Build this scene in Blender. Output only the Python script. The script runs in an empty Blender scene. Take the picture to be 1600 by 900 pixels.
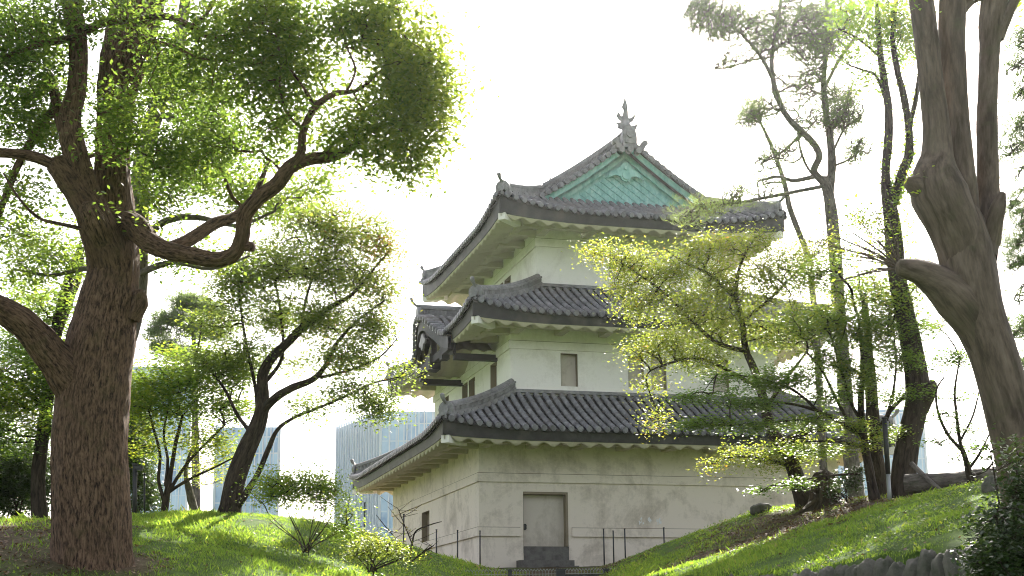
import bpy, math, random
import numpy as np
from mathutils import Matrix, Vector
rnd = random.Random(7)
rng = np.random.default_rng(7)
R = math.radians
S = bpy.context.scene
COL = S.collection

# ------------------------------------------------------------------ camera
EYE = 1.6; FPX = 2222.0; PITCH = R(13.3); ROLL = R(0.45)
cam_d = bpy.data.cameras.new('camera'); cam = bpy.data.objects.new('camera', cam_d); COL.objects.link(cam)
cam_d.sensor_width = 36; cam_d.lens = FPX / 1600 * 36; cam_d.clip_end = 5000; cam_d.clip_start = 0.1
cam.matrix_world = Matrix.Translation((0, 0, EYE)) @ Matrix.Rotation(R(90) + PITCH, 4, 'X') @ Matrix.Rotation(-ROLL, 4, 'Z')
S.camera = cam
# ------------------------------------------------------------------ sky, sun, exposure
SUN_AZ = R(12.0); SUN_EL = R(34.0)
w = bpy.data.worlds.new('World'); S.world = w; w.use_nodes = True
nt = w.node_tree; bg = nt.nodes['Background']
sky = nt.nodes.new('ShaderNodeTexSky'); sky.sky_type = 'NISHITA'; sky.sun_disc = False
sky.sun_elevation = SUN_EL; sky.sun_rotation = SUN_AZ; sky.dust_density = 3.0; sky.air_density = 1.0; sky.ozone_density = 1.0
hs = nt.nodes.new('ShaderNodeHueSaturation'); hs.inputs['Saturation'].default_value = 0.45
nt.links.new(sky.outputs[0], hs.inputs['Color']); tn = nt.nodes.new('ShaderNodeMix'); tn.data_type = 'RGBA'; tn.blend_type = 'MULTIPLY'; tn.inputs[0].default_value = 1.0; tn.inputs[7].default_value = (1.02, 0.985, 0.99, 1)
nt.links.new(hs.outputs[0], tn.inputs[6]); nt.links.new(tn.outputs[2], bg.inputs[0])
bg.inputs[1].default_value = 0.10
sd = bpy.data.lights.new('sun', 'SUN'); sun = bpy.data.objects.new('sun', sd); COL.objects.link(sun)
sd.energy = 5.0; sd.angle = R(0.5); sd.color = (1.0, 0.95, 0.86)
sdir = Vector((math.sin(SUN_AZ) * math.cos(SUN_EL), math.cos(SUN_AZ) * math.cos(SUN_EL), math.sin(SUN_EL)))
sun.rotation_euler = (-sdir).to_track_quat('-Z', 'Y').to_euler()
vs = S.view_settings; vs.view_transform = 'Standard'; vs.look = 'None'; vs.gamma = 1; vs.exposure = 1.95
S.render.engine = 'CYCLES'
cy = S.cycles
cy.max_bounces = 6; cy.diffuse_bounces = 3; cy.glossy_bounces = 2; cy.transmission_bounces = 4; cy.volume_bounces = 0
cy.use_denoising = True
cy.sample_clamp_indirect = 6; cy.filter_width = 1.0
HAZE = 0.00015; HAZE_G = 0.88

# ------------------------------------------------------------------ helpers: pixels to points (pixels of the 1600 x 900 photograph)
def ray(px, py):
    x = px - 800; y = 450 - py
    c, s = math.cos(ROLL), math.sin(ROLL)
    xr = c * x + s * y; yr = -s * x + c * y
    return np.array([xr, FPX * math.cos(PITCH) - yr * math.sin(PITCH), FPX * math.sin(PITCH) + yr * math.cos(PITCH)])
def P(px, py, Y):
    r = ray(px, py)
    return np.array([0, 0, EYE]) + r * (Y / r[1])
def mpp(Y): return Y / FPX * 1.0
# ------------------------------------------------------------------ helpers: tags and objects
def tag(o, label=None, cat=None, group=None, kind=None):
    if label: o['label'] = label
    if cat: o['category'] = cat
    if group: o['group'] = group
    if kind: o['kind'] = kind
    return o
def empty(name, loc=(0, 0, 0), rz=0.0):
    o = bpy.data.objects.new(name, None); COL.objects.link(o); o.location = loc; o.rotation_euler = (0, 0, rz)
    o.empty_display_size = 0.3
    return o
def copy_tree(o, parent=None):
    c = o.copy(); COL.objects.link(c); c.parent = parent
    for ch in list(o.children): copy_tree(ch, c)
    return c
def root_offset(p):
    off = np.zeros(3)
    while p is not None:
        off = off + np.array(p.location); p = p.parent
    return off
def mesh_obj(name, V, F, mat, parent=None, smooth=False, attrs=None, world=True, mats=None, midx=None):
    """V (n,3), F list of index tuples or (m,4)/(m,3) array. world=True: V in world coordinates, shifted to the parent."""
    V = np.asarray(V, dtype=np.float32)
    if world and parent is not None: V = V - root_offset(parent).astype(np.float32)
    me = bpy.data.meshes.new(name)
    if isinstance(F, np.ndarray):
        k = F.shape[1]; m = F.shape[0]
        me.vertices.add(len(V)); me.vertices.foreach_set('co', V.ravel())
        me.loops.add(m * k); me.loops.foreach_set('vertex_index', F.astype(np.int32).ravel())
        me.polygons.add(m); me.polygons.foreach_set('loop_start', np.arange(0, m * k, k, dtype=np.int32))
        me.update(calc_edges=True)
    else:
        me.from_pydata([tuple(map(float, v)) for v in V], [], [tuple(f) for f in F])
    if smooth is True:
        me.polygons.foreach_set('use_smooth', np.ones(len(me.polygons), dtype=bool))
    elif smooth is not False:
        me.polygons.foreach_set('use_smooth', np.asarray(smooth, dtype=bool))
    if attrs:
        for an, (ty, arr) in attrs.items():
            a = me.attributes.new(an, ty, 'POINT')
            a.data.foreach_set('value' if ty == 'FLOAT' else 'vector', np.asarray(arr, dtype=np.float32).ravel())
    for mm in (mats or [mat]): me.materials.append(mm)
    if midx is not None: me.polygons.foreach_set('material_index', np.asarray(midx, dtype=np.int32))
    me.update()
    o = bpy.data.objects.new(name, me); COL.objects.link(o)
    if parent is not None: o.parent = parent
    return o

class MB:
    """collects shapes into ONE mesh"""
    def __init__(s): s.V = []; s.F = []; s.sm = []
    def add(s, V, F, smooth=False):
        b = len(s.V); s.V.extend([tuple(v) for v in V]); s.F.extend([tuple(i + b for i in f) for f in F]); s.sm.extend([smooth] * len(F))
    def box(s, a, b, bev=0.0):
        x0, y0, z0 = a; x1, y1, z1 = b
        s.add([(x0, y0, z0), (x1, y0, z0), (x1, y1, z0), (x0, y1, z0), (x0, y0, z1), (x1, y0, z1), (x1, y1, z1), (x0, y1, z1)],
              [(0, 3, 2, 1), (4, 5, 6, 7), (0, 1, 5, 4), (1, 2, 6, 5), (2, 3, 7, 6), (3, 0, 4, 7)])
    def obox(s, c, ax, ay, az):
        c, ax, ay, az = map(np.asarray, (c, ax, ay, az))
        V = [c + i * ax + j * ay + k * az for k in (-1, 1) for (i, j) in ((-1, -1), (1, -1), (1, 1), (-1, 1))]
        s.add(V, [(0, 3, 2, 1), (4, 5, 6, 7), (0, 1, 5, 4), (1, 2, 6, 5), (2, 3, 7, 6), (3, 0, 4, 7)])
    def grid(s, rows, smooth=False):
        m = len(rows); n = len(rows[0])
        s.add([p for r in rows for p in r], [(i * n + j, i * n + j + 1, (i + 1) * n + j + 1, (i + 1) * n + j) for i in range(m - 1) for j in range(n - 1)], smooth)
    def tube(s, pts, rad, sides=8, smooth=True, caps=True):
        pts = np.asarray(pts, float); n = len(pts)
        T = np.gradient(pts, axis=0); T /= np.linalg.norm(T, axis=1)[:, None] + 1e-9
        ref = np.array([0, 0, 1.0]) if abs(T[0][2]) < .9 else np.array([1.0, 0, 0])
        A = np.cross(T[0], ref); A /= np.linalg.norm(A)
        V = []; rad = np.broadcast_to(rad, (n,))
        for i in range(n):
            A = A - T[i] * (A @ T[i]); A /= np.linalg.norm(A) + 1e-9; B = np.cross(T[i], A)
            for k in range(sides):
                a = 2 * math.pi * k / sides
                V.append(pts[i] + rad[i] * (math.cos(a) * A + math.sin(a) * B))
        F = [(i * sides + k, i * sides + (k + 1) % sides, (i + 1) * sides + (k + 1) % sides, (i + 1) * sides + k) for i in range(n - 1) for k in range(sides)]
        s.add(V, F, smooth)
        if caps:
            b = len(s.V) - n * sides
            s.F.append(tuple(b + k for k in reversed(range(sides)))); s.F.append(tuple(b + (n - 1) * sides + k for k in range(sides))); s.sm += [False, False]
    def poly(s, loop, d):
        """extrude a 3D polygon by vector d"""
        n = len(loop); loop = [np.asarray(p, float) for p in loop]; d = np.asarray(d, float)
        V = loop + [p + d for p in loop]
        s.add(V, [tuple(range(n)), tuple(reversed(range(n, 2 * n)))] + [(i, i + n, (i + 1) % n + n, (i + 1) % n) for i in range(n)])
    def build(s, name, mat, parent=None, world=True):
        return mesh_obj(name, np.array(s.V), s.F, mat, parent, smooth=s.sm, world=world)

def vnoise(x, y, z=None, seed=0):
    """smooth value noise -1..1, vectorised"""
    x = np.asarray(x, float); y = np.asarray(y, float); z = np.zeros_like(x) if z is None else np.asarray(z, float)
    xi, yi, zi = np.floor(x), np.floor(y), np.floor(z)
    def h(a, b, c):
        v = np.sin(a * 127.1 + b * 311.7 + c * 74.7 + seed * 53.3) * 43758.5453
        return (v - np.floor(v)) * 2 - 1
    fx, fy, fz = x - xi, y - yi, z - zi
    fx, fy, fz = [t * t * (3 - 2 * t) for t in (fx, fy, fz)]
    out = 0
    for a in (0, 1):
        for b in (0, 1):
            for c in (0, 1):
                out = out + h(xi + a, yi + b, zi + c) * (fx if a else 1 - fx) * (fy if b else 1 - fy) * (fz if c else 1 - fz)
    return out

# ------------------------------------------------------------------ materials
def mat(name, col, rough=0.8, spec=0.3):
    m = bpy.data.materials.new(name); m.use_nodes = True
    b = m.node_tree.nodes['Principled BSDF']
    b.inputs['Base Color'].default_value = (*col, 1); b.inputs['Roughness'].default_value = rough
    b.inputs['Specular IOR Level'].default_value = spec
    return m
def N(m, t, **kw):
    n = m.node_tree.nodes.new(t)
    for k, v in kw.items():
        if k in n.inputs: n.inputs[k].default_value = v
        else: setattr(n, k, v)
    return n
def L(m, a, b): m.node_tree.links.new(a, b)
def ramp(m, fac, stops):
    r = N(m, 'ShaderNodeValToRGB'); cr = r.color_ramp
    while len(cr.elements) < len(stops): cr.elements.new(0.5)
    for e, (p, c) in zip(cr.elements, stops): e.position = p; e.color = (*c, 1)
    L(m, fac, r.inputs[0]); return r.outputs[0]
def coords(m, scale=(1, 1, 1), kind='Object', attr=None):
    if attr: tc = N(m, 'ShaderNodeAttribute', attribute_name=attr); o = tc.outputs['Vector']
    else: o = N(m, 'ShaderNodeTexCoord').outputs[kind]
    mp = N(m, 'ShaderNodeMapping'); mp.inputs['Scale'].default_value = scale
    L(m, o, mp.inputs['Vector']); return mp.outputs[0]
def noise(m, vec, scale, detail=6, rough=0.6, dist=0.0):
    n = N(m, 'ShaderNodeTexNoise'); n.inputs['Scale'].default_value = scale; n.inputs['Detail'].default_value = detail
    n.inputs['Roughness'].default_value = rough; n.inputs['Distortion'].default_value = dist
    L(m, vec, n.inputs['Vector']); return n.outputs[0]
def mixc(m, fac, a, b, mode='MIX'):
    x = N(m, 'ShaderNodeMix', data_type='RGBA', blend_type=mode)
    for sock, v in ((x.inputs[0], fac), (x.inputs[6], a), (x.inputs[7], b)):
        if hasattr(v, 'links') or hasattr(v, 'is_linked'): L(m, v, sock)
        elif isinstance(v, tuple): sock.default_value = (*v, 1)
        else: sock.default_value = v
    return x.outputs[2]
def math_(m, op, a, b=0.0):
    x = N(m, 'ShaderNodeMath', operation=op)
    for i, v in enumerate((a, b)):
        if hasattr(v, 'is_linked'): L(m, v, x.inputs[i])
        else: x.inputs[i].default_value = v
    return x.outputs[0]
def bump(m, h, strength=0.5, dist=0.02):
    b = N(m, 'ShaderNodeBump'); b.inputs['Strength'].default_value = strength; b.inputs['Distance'].default_value = dist
    L(m, h, b.inputs['Height']); L(m, b.outputs[0], m.node_tree.nodes['Principled BSDF'].inputs['Normal'])
def setcol(m, c): L(m, c, m.node_tree.nodes['Principled BSDF'].inputs['Base Color'])

def plaster(name, base, dirt, amount, streak=0.5):
    m = mat(name, base, 0.85, 0.2)
    v = coords(m)
    a = noise(m, v, 0.9, 8, 0.65, 0.6)
    st = noise(m, coords(m, (2.2, 2.2, 0.22)), 1.6, 6, 0.7)
    fine = noise(m, v, 9, 8, 0.7)
    f = math_(m, 'ADD', math_(m, 'MULTIPLY', a, 1.0), math_(m, 'MULTIPLY', st, streak))
    f = math_(m, 'ADD', f, math_(m, 'MULTIPLY', fine, 0.35))
    fac = N(m, 'ShaderNodeMapRange'); fac.inputs['From Min'].default_value = 0.50 + 0.5 * streak + 0.175 - 0.02; fac.inputs['From Max'].default_value = 0.50 + 0.5 * streak + 0.175 + 0.42
    fac.inputs['To Max'].default_value = amount
    L(m, f, fac.inputs['Value'])
    c = mixc(m, fac.outputs[0], base, dirt)
    c = mixc(m, math_(m, 'MULTIPLY', fine, 0.25), c, tuple(x * 0.7 for x in base))
    setcol(m, c); bump(m, fine, 0.25, 0.01)
    return m
M = {}
M['wall_low'] = plaster('weathered_shaded_plaster', (0.78, 0.695, 0.59), (0.20, 0.155, 0.095), 1.0, 0.32)  # darker than the upper plaster: grime plus shading put into its tone
M['wall_high'] = plaster('white_plaster', (0.86, 0.82, 0.76), (0.46, 0.41, 0.32), 0.75, 0.3)
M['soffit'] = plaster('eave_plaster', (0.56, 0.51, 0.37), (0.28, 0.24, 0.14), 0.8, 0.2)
M['shutter'] = plaster('shutter_plaster', (0.62, 0.56, 0.48), (0.26, 0.21, 0.15), 1.0)
def tile_mat(name, c0, c1, c2, rough=0.40):
    m = mat(name, c0, rough, 0.5)
    v = coords(m)
    f = noise(m, v, 3.5, 5, 0.7)
    g = noise(m, v, 0.7, 3, 0.6)
    f = math_(m, 'ADD', math_(m, 'MULTIPLY', f, .6), math_(m, 'MULTIPLY', noise(m, v, 1.4, 4, .7), .4))
    c = ramp(m, f, [(0.36, c1), (0.5, c0), (0.64, c2)])
    c = mixc(m, ramp(m, g, [(0.52, (0, 0, 0)), (0.68, (0.6, 0.6, 0.6))]), c, (0.13, 0.11, 0.085))
    setcol(m, c); bump(m, noise(m, v, 25, 4, 0.6), 0.3, 0.01)
    return m
M['reveal'] = plaster('grimy_shaded_reveal', (0.26, 0.215, 0.15), (0.12, 0.095, 0.06), 0.9)  # brown weathering plus recess shade put into one dark colour
M['tile'] = tile_mat('grey_roof_tile', (0.15, 0.148, 0.15), (0.075, 0.073, 0.07), (0.27, 0.268, 0.27))
M['pan'] = tile_mat('pan_tile', (0.045, 0.042, 0.039), (0.025, 0.023, 0.021), (0.085, 0.075, 0.065), 0.8)
M['ridge'] = tile_mat('ridge_tile', (0.20, 0.195, 0.19), (0.11, 0.105, 0.10), (0.30, 0.295, 0.285), 0.55)
M['board'] = tile_mat('dark_eave_board', (0.030, 0.028, 0.026), (0.018, 0.017, 0.016), (0.05, 0.048, 0.045), 0.6)
M['darkwood'] = mat('dark_timber', (0.03, 0.027, 0.024), 0.7)
def copper():
    m = mat('green_copper', (0.22, 0.52, 0.45), 0.6, 0.4)
    v = coords(m)
    f = noise(m, coords(m, (1, 1, .3)), 6, 6, 0.7)
    c = ramp(m, f, [(0.3, (0.16, 0.39, 0.36)), (0.5, (0.29, 0.57, 0.52)), (0.75, (0.47, 0.71, 0.66))])
    setcol(m, c); bump(m, noise(m, v, 30, 3), 0.2, 0.01); return m
M['copper'] = copper()
def stone_mat(name, c0, c1, sc=4):
    m = mat(name, c0, 0.85, 0.3); v = coords(m)
    f = noise(m, v, sc, 8, 0.7); setcol(m, ramp(m, f, [(0.3, c1), (0.65, c0)])); bump(m, noise(m, v, sc * 4, 8, 0.7), 0.7, 0.03); return m
M['stone'] = stone_mat('grey_stone', (0.17, 0.16, 0.145), (0.07, 0.066, 0.06))
M['rock'] = stone_mat('mossy_rock', (0.13, 0.12, 0.10), (0.05, 0.055, 0.035), 6)
M['iron'] = mat('black_iron', (0.018, 0.018, 0.018), 0.45, 0.5)
M['steel'] = mat('galvanised_wire', (0.30, 0.31, 0.30), 0.45, 0.5); M['steel'].node_tree.nodes['Principled BSDF'].inputs['Metallic'].default_value = 0.6
def bark(name, dark, light, sx=9, sz=1.3, strength=1.0, dist=0.05, rough=0.9):
    m = mat(name, light, rough, 0.2)
    v = coords(m, (1, 1, sz / sx), attr='bark')
    f = noise(m, v, sx, 7, 0.65, 0.4)
    g = noise(m, coords(m, attr='bark'), 1.2, 4, 0.6)
    fine = noise(m, v, sx * 3, 5, 0.6)
    h = math_(m, 'ADD', f, math_(m, 'MULTIPLY', fine, 0.4))
    c = ramp(m, h, [(0.56, dark), (0.78, light), (1.0, tuple(min(1, x * 1.6) for x in light))])
    c = mixc(m, ramp(m, g, [(0.4, (0, 0, 0)), (0.7, (0.5, 0.5, 0.5))]), c, tuple(x * 0.55 for x in light))
    g2 = noise(m, coords(m, attr='bark'), 2.7, 5, 0.65, 0.8)
    c = mixc(m, ramp(m, g2, [(0.54, (0, 0, 0)), (0.70, (0.55, 0.55, 0.55))]), c, (light[0] * .6, light[1] * .74, light[2] * .55))
    setcol(m, c); bump(m, h, strength, dist); return m
M['bark_camphor'] = bark('furrowed_brown_bark', (0.018, 0.010, 0.006), (0.17, 0.105, 0.066), 30, 7.0, 1.0, 0.05)
M['bark_dark'] = bark('dark_bark', (0.016, 0.011, 0.008), (0.065, 0.048, 0.036), 14, 3)
M['bark_smooth'] = bark('smooth_grey_bark', (0.060, 0.043, 0.032), (0.15, 0.112, 0.084), 8, 1.6, 0.45, 0.02, 0.8)
M['bark_pine'] = bark('grey_pine_bark', (0.06, 0.050, 0.044), (0.19, 0.16, 0.14), 12, 4)
M['deadwood'] = bark('rotten_wood', (0.018, 0.013, 0.010), (0.09, 0.065, 0.045), 16, 2, 1.0, 0.08)
def leaf(name, stops, trans=0.5, tcol=1.6, rough=0.45, spec=0.35):
    m = mat(name, stops[0][1], rough, spec)
    nt = m.node_tree; b = nt.nodes['Principled BSDF']
    t = N(m, 'ShaderNodeAttribute', attribute_name='tint')
    c = ramp(m, t.outputs['Fac'], stops); L(m, c, b.inputs['Base Color'])
    tr = N(m, 'ShaderNodeBsdfTranslucent')
    cc = mixc(m, 1.0, c, (tcol * 1.12, tcol * 1.03, tcol * 0.6), 'MULTIPLY'); L(m, cc, tr.inputs['Color'])
    mx = N(m, 'ShaderNodeMixShader'); mx.inputs[0].default_value = trans
    L(m, b.outputs[0], mx.inputs[1]); L(m, tr.outputs[0], mx.inputs[2])
    L(m, mx.outputs[0], nt.nodes['Material Output'].inputs['Surface'])
    return m
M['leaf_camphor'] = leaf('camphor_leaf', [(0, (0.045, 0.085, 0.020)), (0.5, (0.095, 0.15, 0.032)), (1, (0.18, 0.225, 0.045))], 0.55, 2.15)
M['leaf_brown'] = leaf('turning_leaf', [(0, (0.07, 0.115, 0.03)), (0.6, (0.13, 0.185, 0.04)), (0.92, (0.20, 0.21, 0.045)), (1, (0.20, 0.11, 0.04))], 0.5, 2.2)
M['leaf_maple'] = leaf('maple_leaf', [(0, (0.06, 0.12, 0.03)), (0.6, (0.11, 0.18, 0.03)), (1, (0.21, 0.24, 0.035))], 0.55, 2.3)
M['leaf_cherry'] = leaf('cherry_leaf', [(0, (0.085, 0.135, 0.03)), (0.5, (0.155, 0.205, 0.042)), (0.9, (0.25, 0.26, 0.05)), (1, (0.27, 0.16, 0.04))], 0.55, 2.0)
M['leaf_dark'] = leaf('dark_evergreen_leaf', [(0, (0.020, 0.040, 0.014)), (0.7, (0.045, 0.08, 0.022)), (1, (0.08, 0.12, 0.03))], 0.35, 1.6, 0.35, 0.5)
M['needle'] = leaf('pine_needle', [(0, (0.06, 0.10, 0.05)), (1, (0.14, 0.19, 0.08))], 0.45, 2.0, 0.5)
M['grass'] = leaf('grass_blade', [(0, (0.07, 0.13, 0.022)), (0.5, (0.135, 0.225, 0.034)), (0.85, (0.22, 0.29, 0.05)), (1, (0.28, 0.24, 0.11))], 0.5, 2.2, 0.5)
M['blossom'] = mat('dry_pink_twig_tip', (0.42, 0.30, 0.24), 0.8)

# ------------------------------------------------------------------ ground
CTRL = []
def ctl(lst):
    for px, py, Y in lst: CTRL.append(P(px, py, Y))
# left bank: crest, then its front
ctl([(-150, 818, 27), (0, 815, 27), (120, 813, 27), (240, 812, 27), (330, 811, 27.5), (420, 814, 28), (520, 830, 29), (600, 846, 31), (680, 864, 33), (735, 884, 35)])
ctl([(-150, 905, 18), (0, 905, 18.5), (150, 908, 19), (300, 905, 20), (450, 905, 21.5), (560, 906, 24), (650, 908, 27), (740, 912, 31)])
# right bank: crest, front above the stone edging
ctl([(930, 890, 36), (1000, 864, 35), (1060, 843, 34), (1130, 817, 33.5), (1190, 799, 33), (1240, 793, 32), (1300, 787, 31), (1345, 777, 30), (1420, 777, 29), (1460, 770, 27), (1520, 757, 24), (1565, 748, 22), (1640, 735, 21), (1750, 725, 20)])
ctl([(930, 912, 31), (1000, 905, 26), (1100, 903, 22.5), (1220, 897, 19.5), (1330, 874, 18.2), (1430, 864, 17), (1520, 848, 16), (1620, 830, 15), (1750, 820, 14)])
for x, y, z in [(-25, 0, 0), (0, 0, 0), (25, 0, 0), (0, 10, .3), (-12, 10, .6), (12, 10, .9), (-25, 12, 1.), (25, 12, 1.8), (-1, 20, 1.1), (0, 28, 1.9), (1, 33, 2.35), (2.0, 38, 3.0),
                (-1, 42, 3.2), (5, 42, 3.22), (11, 44, 3.2), (-5, 50, 3.1), (-4, 57, 3.1), (8, 60, 3.1), (16, 50, 3.0), (-12, 34, 3.3), (-20, 36, 3.2), (-28, 30, 3.2), (-15, 45, 3.0), (-30, 50, 2.8), (-6, 40, 3.1), (0, 75, 2.6), (30, 60, 2.6), (20, 36, 3.6), (14, 40, 3.4), (28, 30, 3.6), (-30, 75, 2.6), (35, 80, 2.4), (-3, 37.5, 3.0), (9, 39.5, 3.4)]:
    CTRL.append(np.array([x, y, z], float))
CTRL = np.array(CTRL)
def _tps(r): return np.where(r > 1e-9, r * r * np.log(r + 1e-12), 0)
EDGE_PX = ((1000, 909, 26.5), (1100, 906, 22.8), (1220, 898, 19.4), (1330, 878, 18.0), (1430, 866, 16.8), (1520, 851, 15.8), (1620, 834, 14.8), (1700, 826, 14.2))
EDGE = [P(*q) for q in EDGE_PX]
_n = len(CTRL); _Kx = _tps(np.linalg.norm(CTRL[:, None, :2] - CTRL[None, :, :2], axis=2)) + np.eye(_n) * 0.6
_Pm = np.c_[np.ones(_n), CTRL[:, :2]]
_A = np.block([[_Kx, _Pm], [_Pm.T, np.zeros((3, 3))]])
_W = np.linalg.solve(_A, np.r_[CTRL[:, 2], 0, 0, 0])
def ground_z(x, y):
    x = np.asarray(x, float); y = np.asarray(y, float); sh = x.shape; x = x.ravel(); y = y.ravel(); out = np.zeros(len(x))
    for i in range(0, len(x), 20000):
        xx, yy = x[i:i + 20000], y[i:i + 20000]
        r = np.hypot(xx[:, None] - CTRL[None, :, 0], yy[:, None] - CTRL[None, :, 1])
        z = _tps(r) @ _W[:_n] + _W[_n] + _W[_n + 1] * xx + _W[_n + 2] * yy
        dx = np.maximum(0, np.abs(xx) - 22) / 12; dy = np.maximum(np.maximum(0, yy - 62) / 14, np.maximum(0, 2 - yy) / 6)
        wgt = np.clip(1 - np.maximum(dx, dy), 0, 1); wgt = wgt * wgt * (3 - 2 * wgt)
        far = np.clip(2.6 * np.clip((yy + 5) / 40, 0, 1), 0, 2.6) - np.clip((np.hypot(xx, yy) - 90) / 200, 0, 1) * 2.4
        out[i:i + 20000] = wgt * z + (1 - wgt) * far
    xs_ = np.array([q[0] for q in EDGE]); ys_ = np.array([q[1] for q in EDGE])
    ye = np.interp(x, xs_, ys_); st = np.clip((ye - .08 - y) / .25, 0, 1) * np.clip((x - 2.0) / .8, 0, 1) * np.clip((14 - x) / 4, 0, 1)
    out = out - .7 * st * st * (3 - 2 * st)
    out = out + 0.035 * vnoise(x * 0.9, y * 0.9, seed=3) + 0.02 * vnoise(x * 2.3, y * 2.3, seed=4)
    return out.reshape(sh)
def gz(x, y): return float(ground_z(np.array([x]), np.array([y]))[0])
def axis(lo, hi, step, far):
    a = list(np.arange(lo, hi + step / 2, step)); s = step
    while a[-1] < far: s *= 1.35; a.append(a[-1] + s)
    s = step
    while a[0] > -far: s *= 1.35; a.insert(0, a[0] - s)
    return np.array(a)
gx = axis(-20, 20, 0.3, 900); gy = axis(2, 62, 0.3, 900)
GX, GY = np.meshgrid(gx, gy)
GZ = ground_z(GX, GY)
nx, ny = len(gx), len(gy)
idx = np.arange(nx * ny).reshape(ny, nx)
Fg = np.stack([idx[:-1, :-1], idx[:-1, 1:], idx[1:, 1:], idx[1:, :-1]], -1).reshape(-1, 4)
# bare earth: under the camphor, round the stump and the trees of the right bank, at the keep's foot
def soil(x, y):
    st = P(1290, 788, 30.5); cp = P(145, 915, 20); s = np.zeros_like(x)
    a = np.hypot((x - (st[0] - 0.7)) / 2.6, (y - (st[1] - 2.0)) / 4.2); s = np.maximum(s, np.clip(1.35 - a, 0, 1))
    a = np.hypot((x - (st[0] + 1.6)) / 2.0, (y - (st[1] + .4)) / 1.0); s = np.maximum(s, np.clip(1.3 - a, 0, 1))
    a = np.hypot((x - (cp[0] - 2.3)) / 2.2, (y - (cp[1] + 1.5)) / 4.0); s = np.maximum(s, np.clip(1.3 - a, 0, 1))
    a = np.hypot((x - cp[0]) / 1.0, (y - cp[1]) / 1.0); s = np.maximum(s, np.clip(1.5 - a, 0, 1))
    a = np.hypot((x - 0.9) / 2.2, (y - 37) / 5); s = np.maximum(s, np.clip(1.3 - a, 0, 1))
    s = np.maximum(s, np.clip((y - 39.5) / 2, 0, 1) * (np.abs(x - 4) < 14))
    n = vnoise(x * 1.3, y * 1.3, seed=9) * 0.35 + vnoise(x * 4, y * 4, seed=10) * 0.25
    return np.clip(s + n * (s > 0.02), 0, 1)
def ground_mat():
    m = mat('grass_and_soil', (0.08, 0.13, 0.03), 0.95, 0.1)
    v = coords(m)
    a = noise(m, v, 2.5, 8, 0.7); b = noise(m, v, 14, 6, 0.7)
    g = ramp(m, a, [(0.3, (0.035, 0.065, 0.014)), (0.55, (0.075, 0.13, 0.022)), (0.75, (0.11, 0.15, 0.03))])
    d = ramp(m, b, [(0.3, (0.035, 0.023, 0.015)), (0.55, (0.09, 0.062, 0.04)), (0.75, (0.17, 0.125, 0.085))])
    s = N(m, 'ShaderNodeAttribute', attribute_name='soil')
    setcol(m, mixc(m, s.outputs['Fac'], g, d)); bump(m, b, 1.0, 0.05); return m
ground = mesh_obj('ground', np.c_[GX.ravel(), GY.ravel(), GZ.ravel()], Fg, ground_mat(), smooth=True, attrs={'soil': ('FLOAT', soil(GX.ravel(), GY.ravel()))})
tag(ground, kind='structure')

# grass blades on the two banks
def blades(n, xr, yr, hmin, hmax, wd):
    x = rng.uniform(*xr, n); y = rng.uniform(*yr, n)
    s = soil(x, y)
    pat = vnoise(x * 0.8, y * 0.8, seed=21) * 0.5 + vnoise(x * 2.6, y * 2.6, seed=22) * 0.5
    keep = (rng.random(n) > s * 1.05) & (rng.random(n) < 0.8 + 0.9 * pat)
    x, y, pat = x[keep], y[keep], pat[keep]; n = len(x); z = ground_z(x, y) - 0.01
    h = rng.uniform(hmin, hmax, n) * (1 + 0.9 * pat); a = rng.uniform(0, 6.283, n); lean = rng.uniform(0.1, 0.9, n) * h; la = rng.uniform(0, 6.283, n)
    b = np.c_[x, y, z]; d = np.c_[np.cos(a), np.sin(a), 0 * a] * (wd * rng.uniform(.7, 1.4, n))[:, None]
    mid = b + np.c_[np.cos(la) * lean * .3, np.sin(la) * lean * .3, h * 0.6]; tip = b + np.c_[np.cos(la) * lean, np.sin(la) * lean, h]
    V = np.stack([b - d, b + d, tip, mid - d * 0.8], 1).reshape(-1, 3)
    t = np.repeat(np.clip(rng.normal(0.42, 0.2, n) + 0.25 * pat, 0, 1), 4)
    return V, t
Vs, Ts = [], []
for n, xr, yr, h0, h1, wd in [(190000, (-11.5, 0.4), (17.5, 36), .025, .065, .0045), (210000, (1.6, 11.5), (15.5, 37), .025, .06, .0045), (4000, (-11, 0), (18, 35), .06, .13, .007), (3000, (2, 11), (16, 36), .06, .12, .007)]:
    V, t = blades(n, xr, yr, h0, h1, wd); Vs.append(V); Ts.append(t)
V = np.concatenate(Vs); F = np.arange(len(V)).reshape(-1, 4)
tag(mesh_obj('grass', V, F, M['grass'], attrs={'tint': ('FLOAT', np.concatenate(Ts))}), 'short bright green grass covering both banks', 'grass', kind='stuff')
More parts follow.
